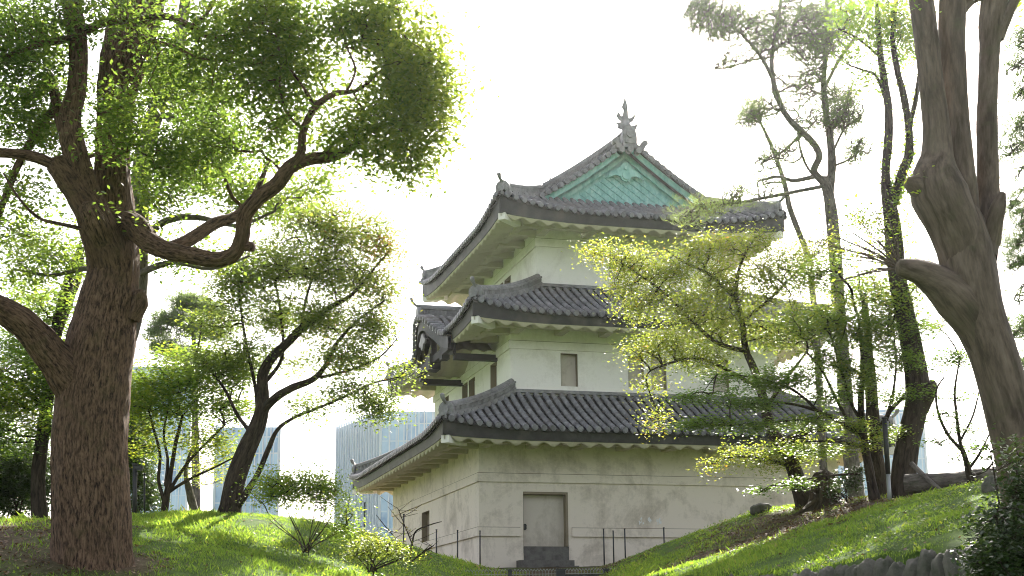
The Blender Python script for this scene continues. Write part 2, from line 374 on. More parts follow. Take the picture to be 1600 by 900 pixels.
# broad leaved weeds in the turf and fallen leaves on the bare soil
def scatter(name, n, leaf_l, leaf_w, m, on_soil, label, cat, tmean):
    x = np.r_[rng.uniform(-11.5, .4, n), rng.uniform(1.6, 11.5, n)]; y = rng.uniform(16, 36, 2 * n); s = soil(x, y)
    pt = vnoise(x * .6, y * .6, seed=31) + .5 * vnoise(x * 1.9, y * 1.9, seed=32)
    kp = (s > .25) | (rng.random(2 * n) < .06) if on_soil else (s < .4) & (pt > .25)
    x, y, pt = x[kp], y[kp], pt[kp]; k = len(x); c = np.c_[x, y, ground_z(x, y) + rng.uniform(.01, .03 if on_soil else .09, k)]
    a = rng.uniform(0, 6.283, k); up = rng.uniform(.1, .5 if on_soil else .8, k); t = np.c_[np.cos(a), np.sin(a), up]; b = np.c_[-np.sin(a), np.cos(a), rng.normal(0, .3, k)]
    sc = rng.uniform(.6, 1.3, k)[:, None]
    V = np.stack([c - t * leaf_l * .5 * sc, c + b * leaf_w * .5 * sc, c + t * leaf_l * .5 * sc, c - b * leaf_w * .5 * sc], 1).reshape(-1, 3)
    o = mesh_obj(name, V, np.arange(len(V)).reshape(-1, 4), m, attrs={'tint': ('FLOAT', np.repeat(np.clip(rng.normal(tmean, .2, k), 0, 1), 4))}); tag(o, label, cat, kind='stuff')
scatter('weeds', 22000, .05, .032, M['leaf_maple'], False, 'broad leaved weeds growing in the turf', 'weeds', .6)
M['litter'] = leaf('fallen_leaf', [(0, (.05, .03, .018)), (.6, (.14, .085, .045)), (1, (.30, .22, .13))], .2, 1.2, .7)
scatter('leaf_litter', 26000, .06, .035, M['litter'], True, 'dry brown leaves fallen on the bare soil', 'leaf litter', .5)

# ------------------------------------------------------------------ the keep (u along the front, v going back, z up; origin at the near corner)
C0 = P(748.6, 886, 42.0)
keep = empty('castle_keep', tuple(C0), R(15.0))
tag(keep, 'three storey white plastered castle keep with grey tiled roofs and green copper gable', 'castle keep')
W, LN = 11.65, 14.2
def kb(mb, name, m, parent): return mb.build(name, m, parent, world=False)
def fpt(side, rect, a, dep, z):
    u0, u1, v0, v1 = rect
    if side == 'f': return (a, v0 + dep, z)
    if side == 'b': return (a, v1 - dep, z)
    if side == 'l': return (u0 + dep, a, z)
    return (u1 - dep, a, z)
def facade(mb, side, rect, z0, z1, openings, depth):
    u0, u1, v0, v1 = rect
    a0, a1 = (u0, u1) if side in 'fb' else (v0, v1)
    xs = sorted({a0, a1} | {o[i] for o in openings for i in (0, 1)}); zs = sorted({z0, z1} | {o[i] for o in openings for i in (2, 3)})
    for i in range(len(xs) - 1):
        for j in range(len(zs) - 1):
            cx, cz = (xs[i] + xs[i + 1]) / 2, (zs[j] + zs[j + 1]) / 2
            if any(o[0] < cx < o[1] and o[2] < cz < o[3] for o in openings): continue
            mb.add([fpt(side, rect, xs[i], 0, zs[j]), fpt(side, rect, xs[i + 1], 0, zs[j]), fpt(side, rect, xs[i + 1], 0, zs[j + 1]), fpt(side, rect, xs[i], 0, zs[j + 1])], [(0, 1, 2, 3)])
    for (b0, b1, c0, c1) in openings:
        q = [(b0, c0), (b1, c0), (b1, c1), (b0, c1)]
        for k in range(4):
            (p, r), (p2, r2) = q[k], q[(k + 1) % 4]
            mb.add([fpt(side, rect, p, 0, r), fpt(side, rect, p2, 0, r2), fpt(side, rect, p2, depth, r2), fpt(side, rect, p, depth, r)], [(0, 1, 2, 3)])
def strip(mb, side, rect, a0, a1, z0, z1, out):
    p = fpt(side, rect, a0, -out, z0); q = fpt(side, rect, a1, 0.03, z1)
    mb.box([min(a, b) for a, b in zip(p, q)], [max(a, b) for a, b in zip(p, q)])
R1 = (0, W, 0, LN); R2 = (1.35, W - 1.35, 1.35, LN - 1.35); R3 = (2.6, W - 2.6, 2.6, LN - 2.6)
UC, VC = W / 2, LN / 2
DEP = 0.28
def storey(rect, z0, z1, fo, lo, m, bands, shut_m):
    mb = MB()
    facade(mb, 'f', rect, z0, z1, fo, DEP); facade(mb, 'l', rect, z0, z1, lo, DEP)
    facade(mb, 'r', rect, z0, z1, [], DEP); facade(mb, 'b', rect, z0, z1, [], DEP)
    wall = kb(mb, 'wall', m, keep)
    u0, u1, v0, v1 = rect
    for (b0, b1, out, gaps) in bands:
        bb = MB()
        segs = [u0 - out] + [x for g in gaps for x in g] + [u1 + out]
        for i in range(0, len(segs), 2): strip(bb, 'f', rect, segs[i], segs[i + 1], b0, b1, out)
        strip(bb, 'l', rect, v0, v1, b0, b1, out); strip(bb, 'r', rect, v0, v1, b0, b1, out); strip(bb, 'b', rect, u0 - out, u1 + out, b0, b1, out)
        kb(bb, 'plaster_band', m, wall)
        if out > .045:
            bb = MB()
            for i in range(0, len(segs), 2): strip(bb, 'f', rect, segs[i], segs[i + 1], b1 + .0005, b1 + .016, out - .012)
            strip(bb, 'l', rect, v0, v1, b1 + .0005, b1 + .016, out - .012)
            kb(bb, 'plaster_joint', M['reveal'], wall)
    for side, ops in (('f', fo), ('l', lo)):
        for (a0, a1, c0, c1) in ops:
            if c0 < 0.6 and side == 'f': continue
            s = MB()
            p = fpt(side, rect, a0 - .02, DEP - .03, c0 - .02); q = fpt(side, rect, a1 + .02, DEP + .05, c1 + .02)
            s.box([min(a, b) for a, b in zip(p, q)], [max(a, b) for a, b in zip(p, q)])
            # a thin central post or plain shutter with a sill lip
            p = fpt(side, rect, a0 + .002, DEP - .08, c0 + .002); q = fpt(side, rect, a1 - .002, DEP - .025, c0 + .05)
            s.box([min(a, b) for a, b in zip(p, q)], [max(a, b) for a, b in zip(p, q)])
            kb(s, 'window_shutter', M['reveal'] if c0 < .9 else shut_m, wall)  # side wall opening: darker shutter colour stands in for recess shade
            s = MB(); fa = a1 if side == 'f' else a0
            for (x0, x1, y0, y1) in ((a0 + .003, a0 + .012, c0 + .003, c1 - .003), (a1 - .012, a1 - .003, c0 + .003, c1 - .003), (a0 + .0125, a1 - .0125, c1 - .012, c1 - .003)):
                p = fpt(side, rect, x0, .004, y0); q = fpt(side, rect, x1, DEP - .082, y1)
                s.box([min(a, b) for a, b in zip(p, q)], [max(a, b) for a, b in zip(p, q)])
            kb(s, 'shaded_window_lining', M['reveal'], wall)  # thin dark linings: weathering and the recess shade painted in
    return wall
DOOR = (1.34, 2.73, 0.41, 2.20)
w1 = storey(R1, 0.0 - 0.6, 3.95, [DOOR], [(7.18, 8.5, 0.8, 2.19)], M['wall_low'], [(2.47, 2.72, .05, []), (0.89, 1.14, .06, [(1.24, 2.83)])], M['shutter'])
w2 = storey(R2, 5.0, 7.9, [(2.98, 3.54, 5.63, 6.68), (5.22, 5.75, 5.63, 6.68), (6.0, 6.51, 5.63, 6.68), (W - 3.54, W - 2.98, 5.63, 6.68)],
            [(3.06, 3.95, 5.6, 6.68), (6.13, 7.04, 5.6, 6.68), (7.22, 8.09, 5.6, 6.68), (10.3, 11.2, 5.6, 6.68)], M['wall_high'], [(6.76, 7.01, .06, []), (5.30, 5.50, .035, [])], M['shutter'])
w3 = storey(R3, 8.9, 11.5, [(5.10, 5.66, 9.5, 10.36), (5.95, 6.5, 9.5, 10.36)], [(5.94, 6.83, 9.5, 10.3), (7.02, 7.85, 9.5, 10.3)], M['wall_high'], [(10.46, 10.73, .06, []), (9.12, 9.34, .03, [])], M['shutter'])
# door and steps
d = MB(); d.box((1.33, DEP - .03, .60), (2.69, DEP + .04, 2.12)); 
door = kb(d, 'door', M['shutter'], keep)
d = MB(); d.box((2.66, .006, .61), (2.726, DEP + .02, 2.194)); d.box((1.346, .006, 2.13), (2.658, DEP + .02, 2.194)); d.box((1.343, .006, .61), (1.352, DEP - .035, 2.128)); kb(d, 'shaded_door_lining', M['reveal'], door)  # dark jamb linings, recess shade painted in along with the weathering
d = MB(); d.tube([(1.45, DEP - .03, 1.14), (1.45, DEP - .075, 1.14)], .052, 10); d.tube([(1.45, DEP - .03, 1.22), (1.45, DEP - .075, 1.22)], .052, 10); d.box((1.40, DEP - .07, 1.14), (1.50, DEP - .028, 1.22)); kb(d, 'door_handle', M['iron'], door)
d = MB(); d.box((1.345, -.03, .19), (2.725, DEP + .1, .60)); kb(d, 'door_sill', M['stone'], keep)
d = MB(); d.box((1.12, -.45, -.6), (2.76, .02, .185)); d.box((2.2, -.62, -.6), (2.85, -.452, .02)); kb(d, 'doorstep', M['stone'], keep)
# faint old chalk marks on the front wall (three ragged patches)
chalk = mat('chalk', (0.72, 0.72, 0.70), .9)
for k, (cu, cz) in enumerate([(5.02, 1.38), (5.30, 1.42), (5.60, 1.37)]):
    d = MB()
    for j in range(7):
        a = cu + rnd.uniform(-.07, .07); b = cz + rnd.uniform(-.08, .08); ww = rnd.uniform(.012, .03); hh = rnd.uniform(.02, .07)
        d.add([(a - ww, -.004 - .0006 * j - .0001 * k, b - hh), (a + ww, -.004 - .0006 * j - .0001 * k, b - hh * .6), (a + ww * .5, -.004 - .0006 * j - .0001 * k, b + hh), (a - ww * .8, -.004 - .0006 * j - .0001 * k, b + hh * .5)], [(0, 1, 2, 3)])
    kb(d, 'chalk_mark', chalk, w1)

class Roof:
    def __init__(s, rect, z0, slope, curve, lift, liftR, wall_o, dmax_f, dmax_s, board=.34):
        s.rect = rect; s.z0 = z0; s.a = slope; s.b = curve; s.L = lift; s.LR = liftR; s.o = wall_o; s.df = dmax_f; s.ds = dmax_s; s.bh = board
    def prof(s, d): return s.a * d + s.b * d * d
    def lift(s, e, k=1.0): return s.L * k * max(0.0, 1 - e / s.LR) ** 2.2
    def pt(s, side, a, d, dz=0.0):
        u0, u1, v0, v1 = s.rect
        ln = (u1 - u0) if side in 'fb' else (v1 - v0)
        e = min(a, ln - a)
        z = s.z0 + s.prof(max(d, 0)) + (s.a * d if d < 0 else 0) + s.lift(max(e, 0)) + dz
        if side == 'f': return np.array((u0 + a, v0 + d, z))
        if side == 'b': return np.array((u0 + a, v1 - d, z))
        if side == 'l': return np.array((u0 + d, v0 + a, z))
        return np.array((u1 - d, v0 + a, z))
    def length(s, side): u0, u1, v0, v1 = s.rect; return (u1 - u0) if side in 'fb' else (v1 - v0)
OUTW = {'f': np.array((0, -1., 0)), 'b': np.array((0, 1., 0)), 'l': np.array((-1., 0, 0)), 'r': np.array((1., 0, 0))}
ALNG = {'f': np.array((1., 0, 0)), 'b': np.array((1., 0, 0)), 'l': np.array((0, 1., 0)), 'r': np.array((0, 1., 0))}
UPV = np.array((0, 0, 1.))
def tube_row(mb, pts, t, r0, r1, seg=6):
    """half round cover tiles along pts (joint at every point), bulging away from the roof"""
    n = len(pts); V = []; rings = 0
    for i in range(n - 1):
        for (p, r) in ((pts[i], r0), (pts[i + 1], r1)):
            dvec = pts[i + 1] - pts[i]; dvec = dvec / np.linalg.norm(dvec); nn = np.cross(t, dvec); nn = nn if nn[2] > 0 else -nn
            for k in range(seg + 1):
                a = math.pi * k / seg
                V.append(p + r * (math.cos(a) * t + (math.sin(a) * 1.0 + .12) * nn))
            rings += 1
    m = seg + 1
    F = [(i * m + k, i * m + k + 1, (i + 1) * m + k + 1, (i + 1) * m + k) for i in range(rings - 1) for k in range(seg)]
    mb.add(V, F, True)
def disc_end(mb, p, out, up, r=.088, ln=.07):
    mb.tube([p - out * .02, p + out * ln], r, 12, True)
    mb.tube([p + out * ln, p + out * (ln + .012)], r * .55, 10, True)
SP = 0.272
KC, KH = 5.6, 2.75            # curved dormer on the left of the middle roof: centre and half width
def kbell(v): 
    t = (v - KC) / KH
    return 0.5 * (1 + math.cos(math.pi * t)) if abs(t) < 1 else 0.0
def kz(v): return 7.46 + 1.0 * kbell(v)
def kuf(v): return -.36 - .36 * kbell(v)
def build_roof(rf, upper_rect=None, top=False, dormer=False):
    u0, u1, v0, v1 = rf.rect
    pan = MB(); cov = MB(); brd = MB(); sof = MB()
    for side in 'flrb':
        ln = rf.length(side); n = int(round(ln / SP)); sp = ln / n; t = ALNG[side]; out = OUTW[side]
        def dm(a):
            e = min(a, ln - a)
            if top and side in 'lr': return rf.ds if e > rf.df - .25 else min(e, rf.df)
            return min(e, rf.df if side in 'fb' else rf.ds)
        def d0(a):
            if dormer and side == 'l':
                v = v0 + a
                if abs(v - KC) < KH and kbell(v) > 0.03:
                    z = kz(v); d = 0.0
                    while rf.z0 + rf.prof(d) < z and d < 2.6: d += .03
                    return max(d - .15, 0.001)
            return 0.0
        # cover tile rows
        for i in range(n + 1):
            a = i * sp; D = dm(a); b0 = d0(a)
            if D - b0 < .12: continue
            st = -.05 if b0 == 0 else b0
            k = max(1, int((D - st) / .3)); ds = np.linspace(st, D, k + 1)
            pts = [rf.pt(side, a, dd, .045) for dd in ds]
            tube_row(cov, pts, t, .088, .074)
            if b0 == 0: disc_end(cov, pts[0] + out * .0, out, UPV)
        # pan tiles between the rows: concave, stepped
        for i in range(n):
            a0, a1 = i * sp, (i + 1) * sp; am = (a0 + a1) / 2; D = max(dm(a0), dm(a1)); b0 = d0(am)
            if D - b0 < .05: continue
            k = max(1, int((D - b0) / .22)); ds = np.linspace(b0, D, k + 1)
            for j in range(k):
                A = [rf.pt(side, x, ds[j], dz) for x, dz in ((a0, .05), (am - sp * .2, .012), (am + sp * .2, .012), (a1, .05))]
                B = [rf.pt(side, x, ds[j + 1], dz - .028) for x, dz in ((a0, .05), (am - sp * .2, .012), (am + sp * .2, .012), (a1, .05))]
                C = [p - np.array((0, 0, .045)) for p in A]
                pan.grid([C, A, B])
            if b0 == 0:
                A = [rf.pt(side, x, -.015, dz) for x, dz in ((a0, .06), (a0 + sp * .25, .0), (am, -.02), (a1 - sp * .25, .0), (a1, .06))]
                B = [p - np.array((0, 0, .055 if 0 < q < 4 else .05)) for q, p in enumerate(A)]
                C = [rf.pt(side, x, .2, dz) for x, dz in ((a0, .06), (a0 + sp * .25, .0), (am, -.02), (a1 - sp * .25, .0), (a1, .06))]
                pan.grid([B, A, C])
        # eave board
        ns = int(ln / .2); ss = np.linspace(.05, ln - .05, ns + 1)
        def open_at(a): return dormer and side == 'l' and abs(v0 + a - KC) < KH - .1
        run = []
        def ep(a, d, z): 
            q = rf.pt(side, a, 0); b = rf.rect
            base = {'f': (b[0] + a, b[2] + d), 'b': (b[0] + a, b[3] - d), 'l': (b[0] + d, b[2] + a), 'r': (b[1] - d, b[2] + a)}[side]
            return (base[0], base[1], z)
        def flush(run):
            if len(run) < 2: return
            rows = []
            for a in run:
                e = min(a, ln - a); zt = rf.z0 + rf.lift(e) - .01; zb = rf.z0 - rf.bh + rf.lift(e, .45)
                c = min(.10, e)
                rows.append([ep(a, .45, zt), ep(a, .06, zt), ep(a, .05, zt - .06), ep(a, .10, zb), ep(a, .30, zb)])
            brd.grid(rows)
        for a in ss:
            if open_at(a): flush(run); run = []
            else: run.append(a)
        flush(run)
        # plaster soffit: rounded ribs (plastered rafters) running in from the eave
        per = 0.56; np_ = max(4, int(round(ln / per))); per = ln / np_; q = 10
        cols = np.linspace(.1, ln - .1, np_ * q + 1)
        run = []
        def flush2(run):
            if len(run) < 2: return
            rows = []
            for a in run:
                e = min(a, ln - a); x = .5 + .5 * math.cos(2 * math.pi * a / per)
                wv = -.125 * x ** 1.15
                zb = rf.z0 - rf.bh + rf.lift(e, .45)
                dd = [.13, .131, .16] + list(np.linspace(.3, max(.31, min(rf.o + .03, e)), 5))
                if e < .35: dd = [.13, .131, .16] + [.17 + .01 * k for k in range(5)]
                r = [ep(a, dd[0], zb + .03)]
                for kk, d_ in enumerate(dd[1:]): r.append(ep(a, d_, zb - .035 + wv * (1 if kk else .96) + .22 * max(0, d_ - .16)))
                rows.append(r)
            sof.grid(rows, True)
        for a in cols:
            if open_at(a): flush2(run); run = []
            else: run.append(a)
        flush2(run)
    roof = kb(pan, 'roof', M['pan'], keep)
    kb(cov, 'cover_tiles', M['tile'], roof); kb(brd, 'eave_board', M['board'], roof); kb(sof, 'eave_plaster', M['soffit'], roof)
    # purlin under the eave and arms from the wall
    wr = (u0 + rf.o, u1 - rf.o, v0 + rf.o, v1 - rf.o)
    zp = rf.z0 - rf.bh - .05 + .22 * (rf.o - .75 - .16)
    for side in 'fl':
        p = MB(); a0, a1 = (wr[0], wr[1]) if side == 'f' else (wr[2], wr[3])
        segs = [(a0 - .72, a1 + .72)] if not (dormer and side == 'l') else [(a0 - .72, KC - KH + .5), (KC + KH - .5, a1 + .72)]
        for (s0, s1) in segs:
            p = MB(); A = fpt(side, wr, s0, -.84, zp - .10); B = fpt(side, wr, s1, -.64, zp + .12)
            p.box([min(a, b) for a, b in zip(A, B)], [max(a, b) for a, b in zip(A, B)])
            kb(p, 'eave_purlin', M['soffit'], roof)
        n = int((a1 - a0) / 1.35)
        for i in range(n + 1):
            a = a0 + .12 + (a1 - a0 - .24) * i / n
            if dormer and side == 'l' and abs(a - KC) < KH - .3: continue
            p = MB()
            A = fpt(side, wr, a - .13, -.90, zp - .15); B = fpt(side, wr, a + .13, .05, zp + .05)
            p.box([min(x, y) for x, y in zip(A, B)], [max(x, y) for x, y in zip(A, B)])
            kb(p, 'eave_bracket', M['soffit'], roof)
    # hips
    D = rf.df if top else min(rf.df, rf.ds)
    for (cu, cv, su, sv) in ((u0, v0, 1, 1), (u1, v0, -1, 1), (u0, v1, 1, -1), (u1, v1, -1, -1)):
        dg = np.array((su, sv, 0.)); nrm = np.array((su, -sv, 0.)) / math.sqrt(2); outd = -dg / math.sqrt(2)
        # corner beam end in white plaster
        b = MB(); zc = rf.z0 - rf.bh + rf.L * .45
        c = np.array((cu, cv, 0)) + dg * .13
        b.obox(c + dg * .35 + np.array((0, 0, zc - .115)), dg / math.sqrt(2) * .50, nrm * .125, UPV * .11)
        kb(b, 'corner_beam', M['wall_high'], roof)
        h = MB(); ds = np.linspace(.22, D + .04, 18)
        path = [np.array((cu + su * x, cv + sv * x, rf.z0 + rf.prof(x) + rf.lift(x) + .06)) for x in ds]
        for (hw, z0_, z1_) in ((.17, -.05, .10), (.12, .10, .24), (.16, .24, .30)):
            rows = []
            for p in path:
                rows.append([p + nrm * hw + UPV * z0_, p + nrm * hw + UPV * z1_, p - nrm * hw + UPV * z1_, p - nrm * hw + UPV * z0_])
            h.grid(rows); h.add(rows[0], [(0, 1, 2, 3)]); h.add(rows[-1], [(0, 1, 2, 3)])
        h.tube([p + UPV * .31 for p in path], .095, 10)
        # lattice pieces in the middle course
        tot = len(path) * 3
        for i in range(tot):
            x = ds[0] + (ds[-1] - ds[0]) * (i + .5) / tot
            p = np.array((cu + su * x, cv + sv * x, rf.z0 + rf.prof(x) + rf.lift(x) + .06 + .17))
            h.obox(p, dg / math.sqrt(2) * .022, nrm * .145, UPV * .06)
        hip = kb(h, 'hip_ridge', M['ridge'], roof)
        o = MB(); p0 = path[0] + outd * .02
        o.tube([p0 + UPV * .16 - outd * .05, p0 + UPV * .16 + outd * .09], .24, 14); o.tube([p0 + UPV * .16 + outd * .09, p0 + UPV * .16 + outd * .13], .13, 12)
        for s_ in (-1, 1):
            o.tube([p0 + nrm * s_ * .2 + UPV * -.04 - outd * .05, p0 + nrm * s_ * .2 + UPV * -.04 + outd * .1], .095, 10)
        o.tube([p0 + UPV * -.02 - outd * .1, p0 + UPV * -.03 + outd * .22], .10, 12)
        hp = [p0 + UPV * .30 - outd * .10, p0 + UPV * .34 + outd * .05, p0 + UPV * .40 + outd * .16, p0 + UPV * .49 + outd * .24, p0 + UPV * .57 + outd * .27, p0 + UPV * .60 + outd * .275]
        o.tube(hp, [.07, .05, .048, .062, .07, .03], 10)
        kb(o, 'ridge_end_ornament', M['ridge'], roof)
    # flashing ridge where the roof meets the wall above
    if not top:
        f = MB(); ur = (u0 + rf.df, u1 - rf.df, v0 + rf.df, v1 - rf.df); z = rf.z0 + rf.prof(rf.df)
        for side in 'flrb':
            a0, a1 = (ur[0], ur[1]) if side in 'fb' else (ur[2], ur[3])
            for (dep, zz, hh) in ((-.16, .03, .06), (-.12, .09, .05)):
                A = fpt(side, ur, a0 + dep + .001, dep, z + zz); B = fpt(side, ur, a1 - dep - .001, .1, z + zz + hh)
                f.box([min(x, y) for x, y in zip(A, B)], [max(x, y) for x, y in zip(A, B)])
        kb(f, 'top_course', M['ridge'], roof)
    return roof
o1 = 1.44
rf1 = Roof((-o1, W + o1, -o1, LN + o1), 3.87, .40, .045, .24, 3.2, o1, o1 + 1.35, o1 + 1.35, .33)
rf2 = Roof((1.35 - 1.63, W - 1.35 + 1.63, 1.35 - 1.63, LN - 1.35 + 1.63), 7.58, .40, .04, .32, 3.0, 1.63, 1.63 + 1.25, 1.63 + 1.25, .31)
rf3 = Roof((.87, W - .87, .87, LN - .87), 11.17, .42, .042, .48, 3.4, 1.73, 1.95, UC - .87, .33)
roof1 = build_roof(rf1); roof2 = build_roof(rf2, dormer=True); roof3 = build_roof(rf3, top=True)

# ---- top gables, main ridge
ZR = rf3.z0 + rf3.prof(rf3.ds)
def zs(u): d = min(u - .87, W - .87 - u); return rf3.z0 + rf3.prof(d)
VG = 2.95
for face, vg, sg in (('front', VG, -1), ('back', LN - VG, 1)):
    g = MB(); us = np.linspace(2.55, W - 2.55, 41); zb = rf3.z0 + rf3.prof(1.75) + .0
    g.grid([[(u, vg, zb) for u in us], [(u, vg, max(zb + .01, zs(u) - .12)) for u in us]])
    # diamond scales: overlapping little copper plates
    dw, dh = .36, .26
    for r_ in range(0, 16):
        z = zb + .16 + r_ * dh * .5
        for c_ in range(-12, 13):
            u = UC + (c_ + (r_ % 2) * .5) * dw
            if z + dh * .6 > zs(u) - .52 or min(u - 2.55, W - 2.55 - u) < .3: continue
            g.poly([(u - dw * .47, vg + sg * .012, z), (u, vg + sg * .075, z - dh * .48), (u + dw * .47, vg + sg * .012, z), (u, vg + sg * .005, z + dh * .48)], (0, sg * .02, 0))
    g.box((2.75, min(vg, vg + sg * .10), zb - .04), (W - 2.75, max(vg, vg + sg * .10), zb + .10))
    gable = kb(g, 'gable', M['copper'], keep)
    # inner frame and outer bargeboards
    for (name, off0, off1, vo, th, uu0) in (('gable_frame', -.46, -.30, .10, .06, 3.15), ('bargeboard', -.24, -.02, .40, .07, 2.62)):
        for half in (0, 1):
            b = MB(); us = np.linspace(uu0, UC, 24); rows = []
            for u in us:
                x = u if half == 0 else W - u; z = zs(u)
                k = 1 - .25 * (u - uu0) / (UC - uu0) if name == 'bargeboard' else 1
                lo, hi = max(z + off0 * 1.0, zb + .0) , max(z + off1, zb + .02)
                y0, y1 = vg + sg * vo, vg + sg * (vo + th)
                rows.append([(x, y0, lo), (x, y1, lo), (x, y1, hi), (x, y0, hi), (x, y0, lo)])
            b.grid(rows); b.add(rows[0][:4], [(0, 1, 2, 3)])
            kb(b, name, M['copper'], gable)
    # shaded plank soffit between
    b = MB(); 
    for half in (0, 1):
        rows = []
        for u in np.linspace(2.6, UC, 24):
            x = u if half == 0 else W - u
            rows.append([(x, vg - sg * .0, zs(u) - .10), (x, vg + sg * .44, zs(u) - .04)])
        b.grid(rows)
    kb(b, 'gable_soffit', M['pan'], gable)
    # bat shaped pendant with a round boss
    b = MB(); zt = zs(UC) - .52; yv = vg + sg * .17
    half = [(0, -.10), (.10, -.13), (.22, -.30), (.42, -.42), (.62, -.60), (.66, -.72), (.52, -.64), (.36, -.58), (.20, -.62), (.15, -.74), (0, -.80)]
    loop = [(UC + a, yv, zt + z) for a, z in half] + [(UC - a, yv, zt + z) for a, z in reversed(half[1:-1])]
    b.poly(loop, (0, sg * .06, 0)); b.tube([(UC, yv + sg * .05, zt - .58), (UC, yv + sg * .11, zt - .58)], .15, 14); b.tube([(UC, yv + sg * .1, zt - .32), (UC, yv + sg * .12, zt - .32)], .08, 6)
    kb(b, 'gable_pendant', M['copper'], gable)
    # verge tiles: short rows pointing out over the bargeboard with round ends, and the descending ridge behind them
    for half in (0, 1):
        vt = MB(); u = 2.5; k = 0
        while u < UC - .1:
            x = u if half == 0 else W - u
            z = zs(u) + .07; slope = rf3.a + 2 * rf3.b * (u - .87); t = np.array((1, 0, slope if half == 0 else -slope)); t /= np.linalg.norm(t)
            A = np.array((x, vg - sg * .35, z)); B = np.array((x, vg + sg * .62, z - .02))
            tube_row(vt, [B, (A + B) / 2, A], t, .098, .088); disc_end(vt, B, np.array((0, sg * 1., 0)), UPV, .10)
            u += .255 / math.sqrt(1 + slope * slope); k += 1
        rows = []
        for u in np.linspace(2.45, UC, 24):
            x = u if half == 0 else W - u
            rows.append([(x, vg + sg * .58, zs(u) - .035), (x, vg + sg * .60, zs(u) + .04), (x, vg - sg * .4, zs(u) + .045)])
        vt.grid(rows)
        kb(vt, 'verge_tiles', M['tile'], roof3)
        dr = MB(); path = [np.array((u if half == 0 else W - u, vg + sg * .02, zs(u) + .12)) for u in np.linspace(2.35, UC - .1, 22)]
        e = np.array((0, 1., 0))
        for (hw, a_, b_) in ((.17, -.06, .10), (.11, .10, .24), (.16, .24, .30)):
            rows = [[p + e * hw + UPV * a_, p + e * hw + UPV * b_, p - e * hw + UPV * b_, p - e * hw + UPV * a_] for p in path]
            dr.grid(rows); dr.add(rows[0], [(0, 1, 2, 3)])
        dr.tube([p + UPV * .31 for p in path], .10, 10)
        for i in range(44):
            p = path[0] + (path[-1] - path[0]) * 0; uu = 2.4 + (UC - .2 - 2.4) * i / 43; p = np.array((uu if half == 0 else W - uu, vg + sg * .02, zs(uu) + .12 + .17))
            dr.obox(p, (.028, 0, 0), (0, .14, 0), (0, 0, .055))
        p = path[0]; od = np.array((-1. if half == 0 else 1., 0, -.35)); od /= np.linalg.norm(od)
        dr.tube([p + UPV * .12, p + UPV * .12 + od * .12], .19, 12)
        dr.tube([p + UPV * .28, p + UPV * .36 + od * .14, p + UPV * .5 + od * .22, p + UPV * .62 + od * .22], [.07, .06, .06, .07], 8)
        kb(dr, 'descending_ridge', M['ridge'], roof3)
rg = MB()
ya, yb = VG - .55, LN - VG + .55
for (hw, a_, b_) in ((.24, -.12, .10), (.17, .10, .30), (.22, .30, .37)):
    rg.box((UC - hw, ya, ZR + a_), (UC + hw, yb, ZR + b_))
rg.tube([(UC, ya, ZR + .39), (UC, yb, ZR + .39)], .12, 10)
for i in range(70):
    y = ya + .1 + (yb - ya - .2) * i / 69; rg.box((UC - .20, y - .03, ZR + .12), (UC + .20, y + .03, ZR + .28))
ridge = kb(rg, 'main_ridge', M['ridge'], roof3)
for sg, y in ((-1, ya), (1, yb)):
    o = MB()
    sh = [(-.24, -.30), (-.26, .10), (-.21, .36), (-.13, .44), (.13, .44), (.21, .36), (.26, .10), (.24, -.30)]
    o.poly([(UC + a, y + sg * .16, ZR + .05 + z) for a, z in sh], (0, -sg * .2, 0))
    sh2 = [(a * .72, z * .72 + .06) for a, z in sh]
    o.poly([(UC + a, y + sg * .20, ZR + .05 + z) for a, z in sh2], (0, -sg * .06, 0))
    o.tube([(UC, y + sg * .19, ZR + .22), (UC, y + sg * .26, ZR + .22)], .15, 16); o.tube([(UC, y + sg * .25, ZR + .22), (UC, y + sg * .28, ZR + .22)], .07, 10)
    for (a, z) in ((-.42, -.22), (.42, -.22), (-.30, -.36), (.30, -.36), (0, -.33), (.52, -.08), (-.5, -.06)):
        o.tube([(UC + a, y - sg * .05, ZR + z), (UC + a, y + sg * .24, ZR + z)], .105, 12)
    kb(o, 'ridge_end_ornament', M['ridge'], roof3)
    # fish ornament: head down on the ridge, body curving up into a split tail
    s = MB(); yy = y - sg * .22; zb2 = ZR + .46
    body = [(0, .22, .02), (0, .10, .10), (0, -.02, .22), (0, -.06, .40), (0, -.02, .58), (0, .05, .74), (0, .10, .92), (0, .06, 1.12)]
    rad = [.12, .165, .17, .145, .11, .075, .045, .008]
    V = []; 
    s.tube([(UC + a, yy - sg * -b, zb2 + c) for a, b, c in body], rad, 12)
    def fin(pts, th=.035): s.poly([(UC + a, yy + sg * b, zb2 + c) for a, b, c in pts], (0, sg * th, 0))
    fin([(-.10, .02, .25), (-.26, .02, .36), (-.36, .02, .52), (-.30, .02, .58), (-.33, .02, .70), (-.22, .02, .60), (-.12, .02, .46)])
    fin([(.10, .0, .28), (.24, .0, .34), (.33, .0, .48), (.36, .0, .68), (.27, .0, .56), (.20, .0, .50), (.11, .0, .46)])
    fin([(-.08, .03, .72), (-.16, .03, .84), (-.10, .03, .96), (-.03, .03, 1.20), (.03, .03, 1.0), (.06, .03, .8)])
    fin([(-.15, .05, .0), (-.34, .05, .05), (-.30, .05, .16), (-.42, .05, .24), (-.2, .05, .28)]); fin([(.2, .05, .02), (.36, .05, .06), (.42, .05, .32), (.3, .05, .2), (.18, .05, .2)])
    kb(s, 'roof_fish_ornament', M['board'] if False else M['ridge'], roof3)

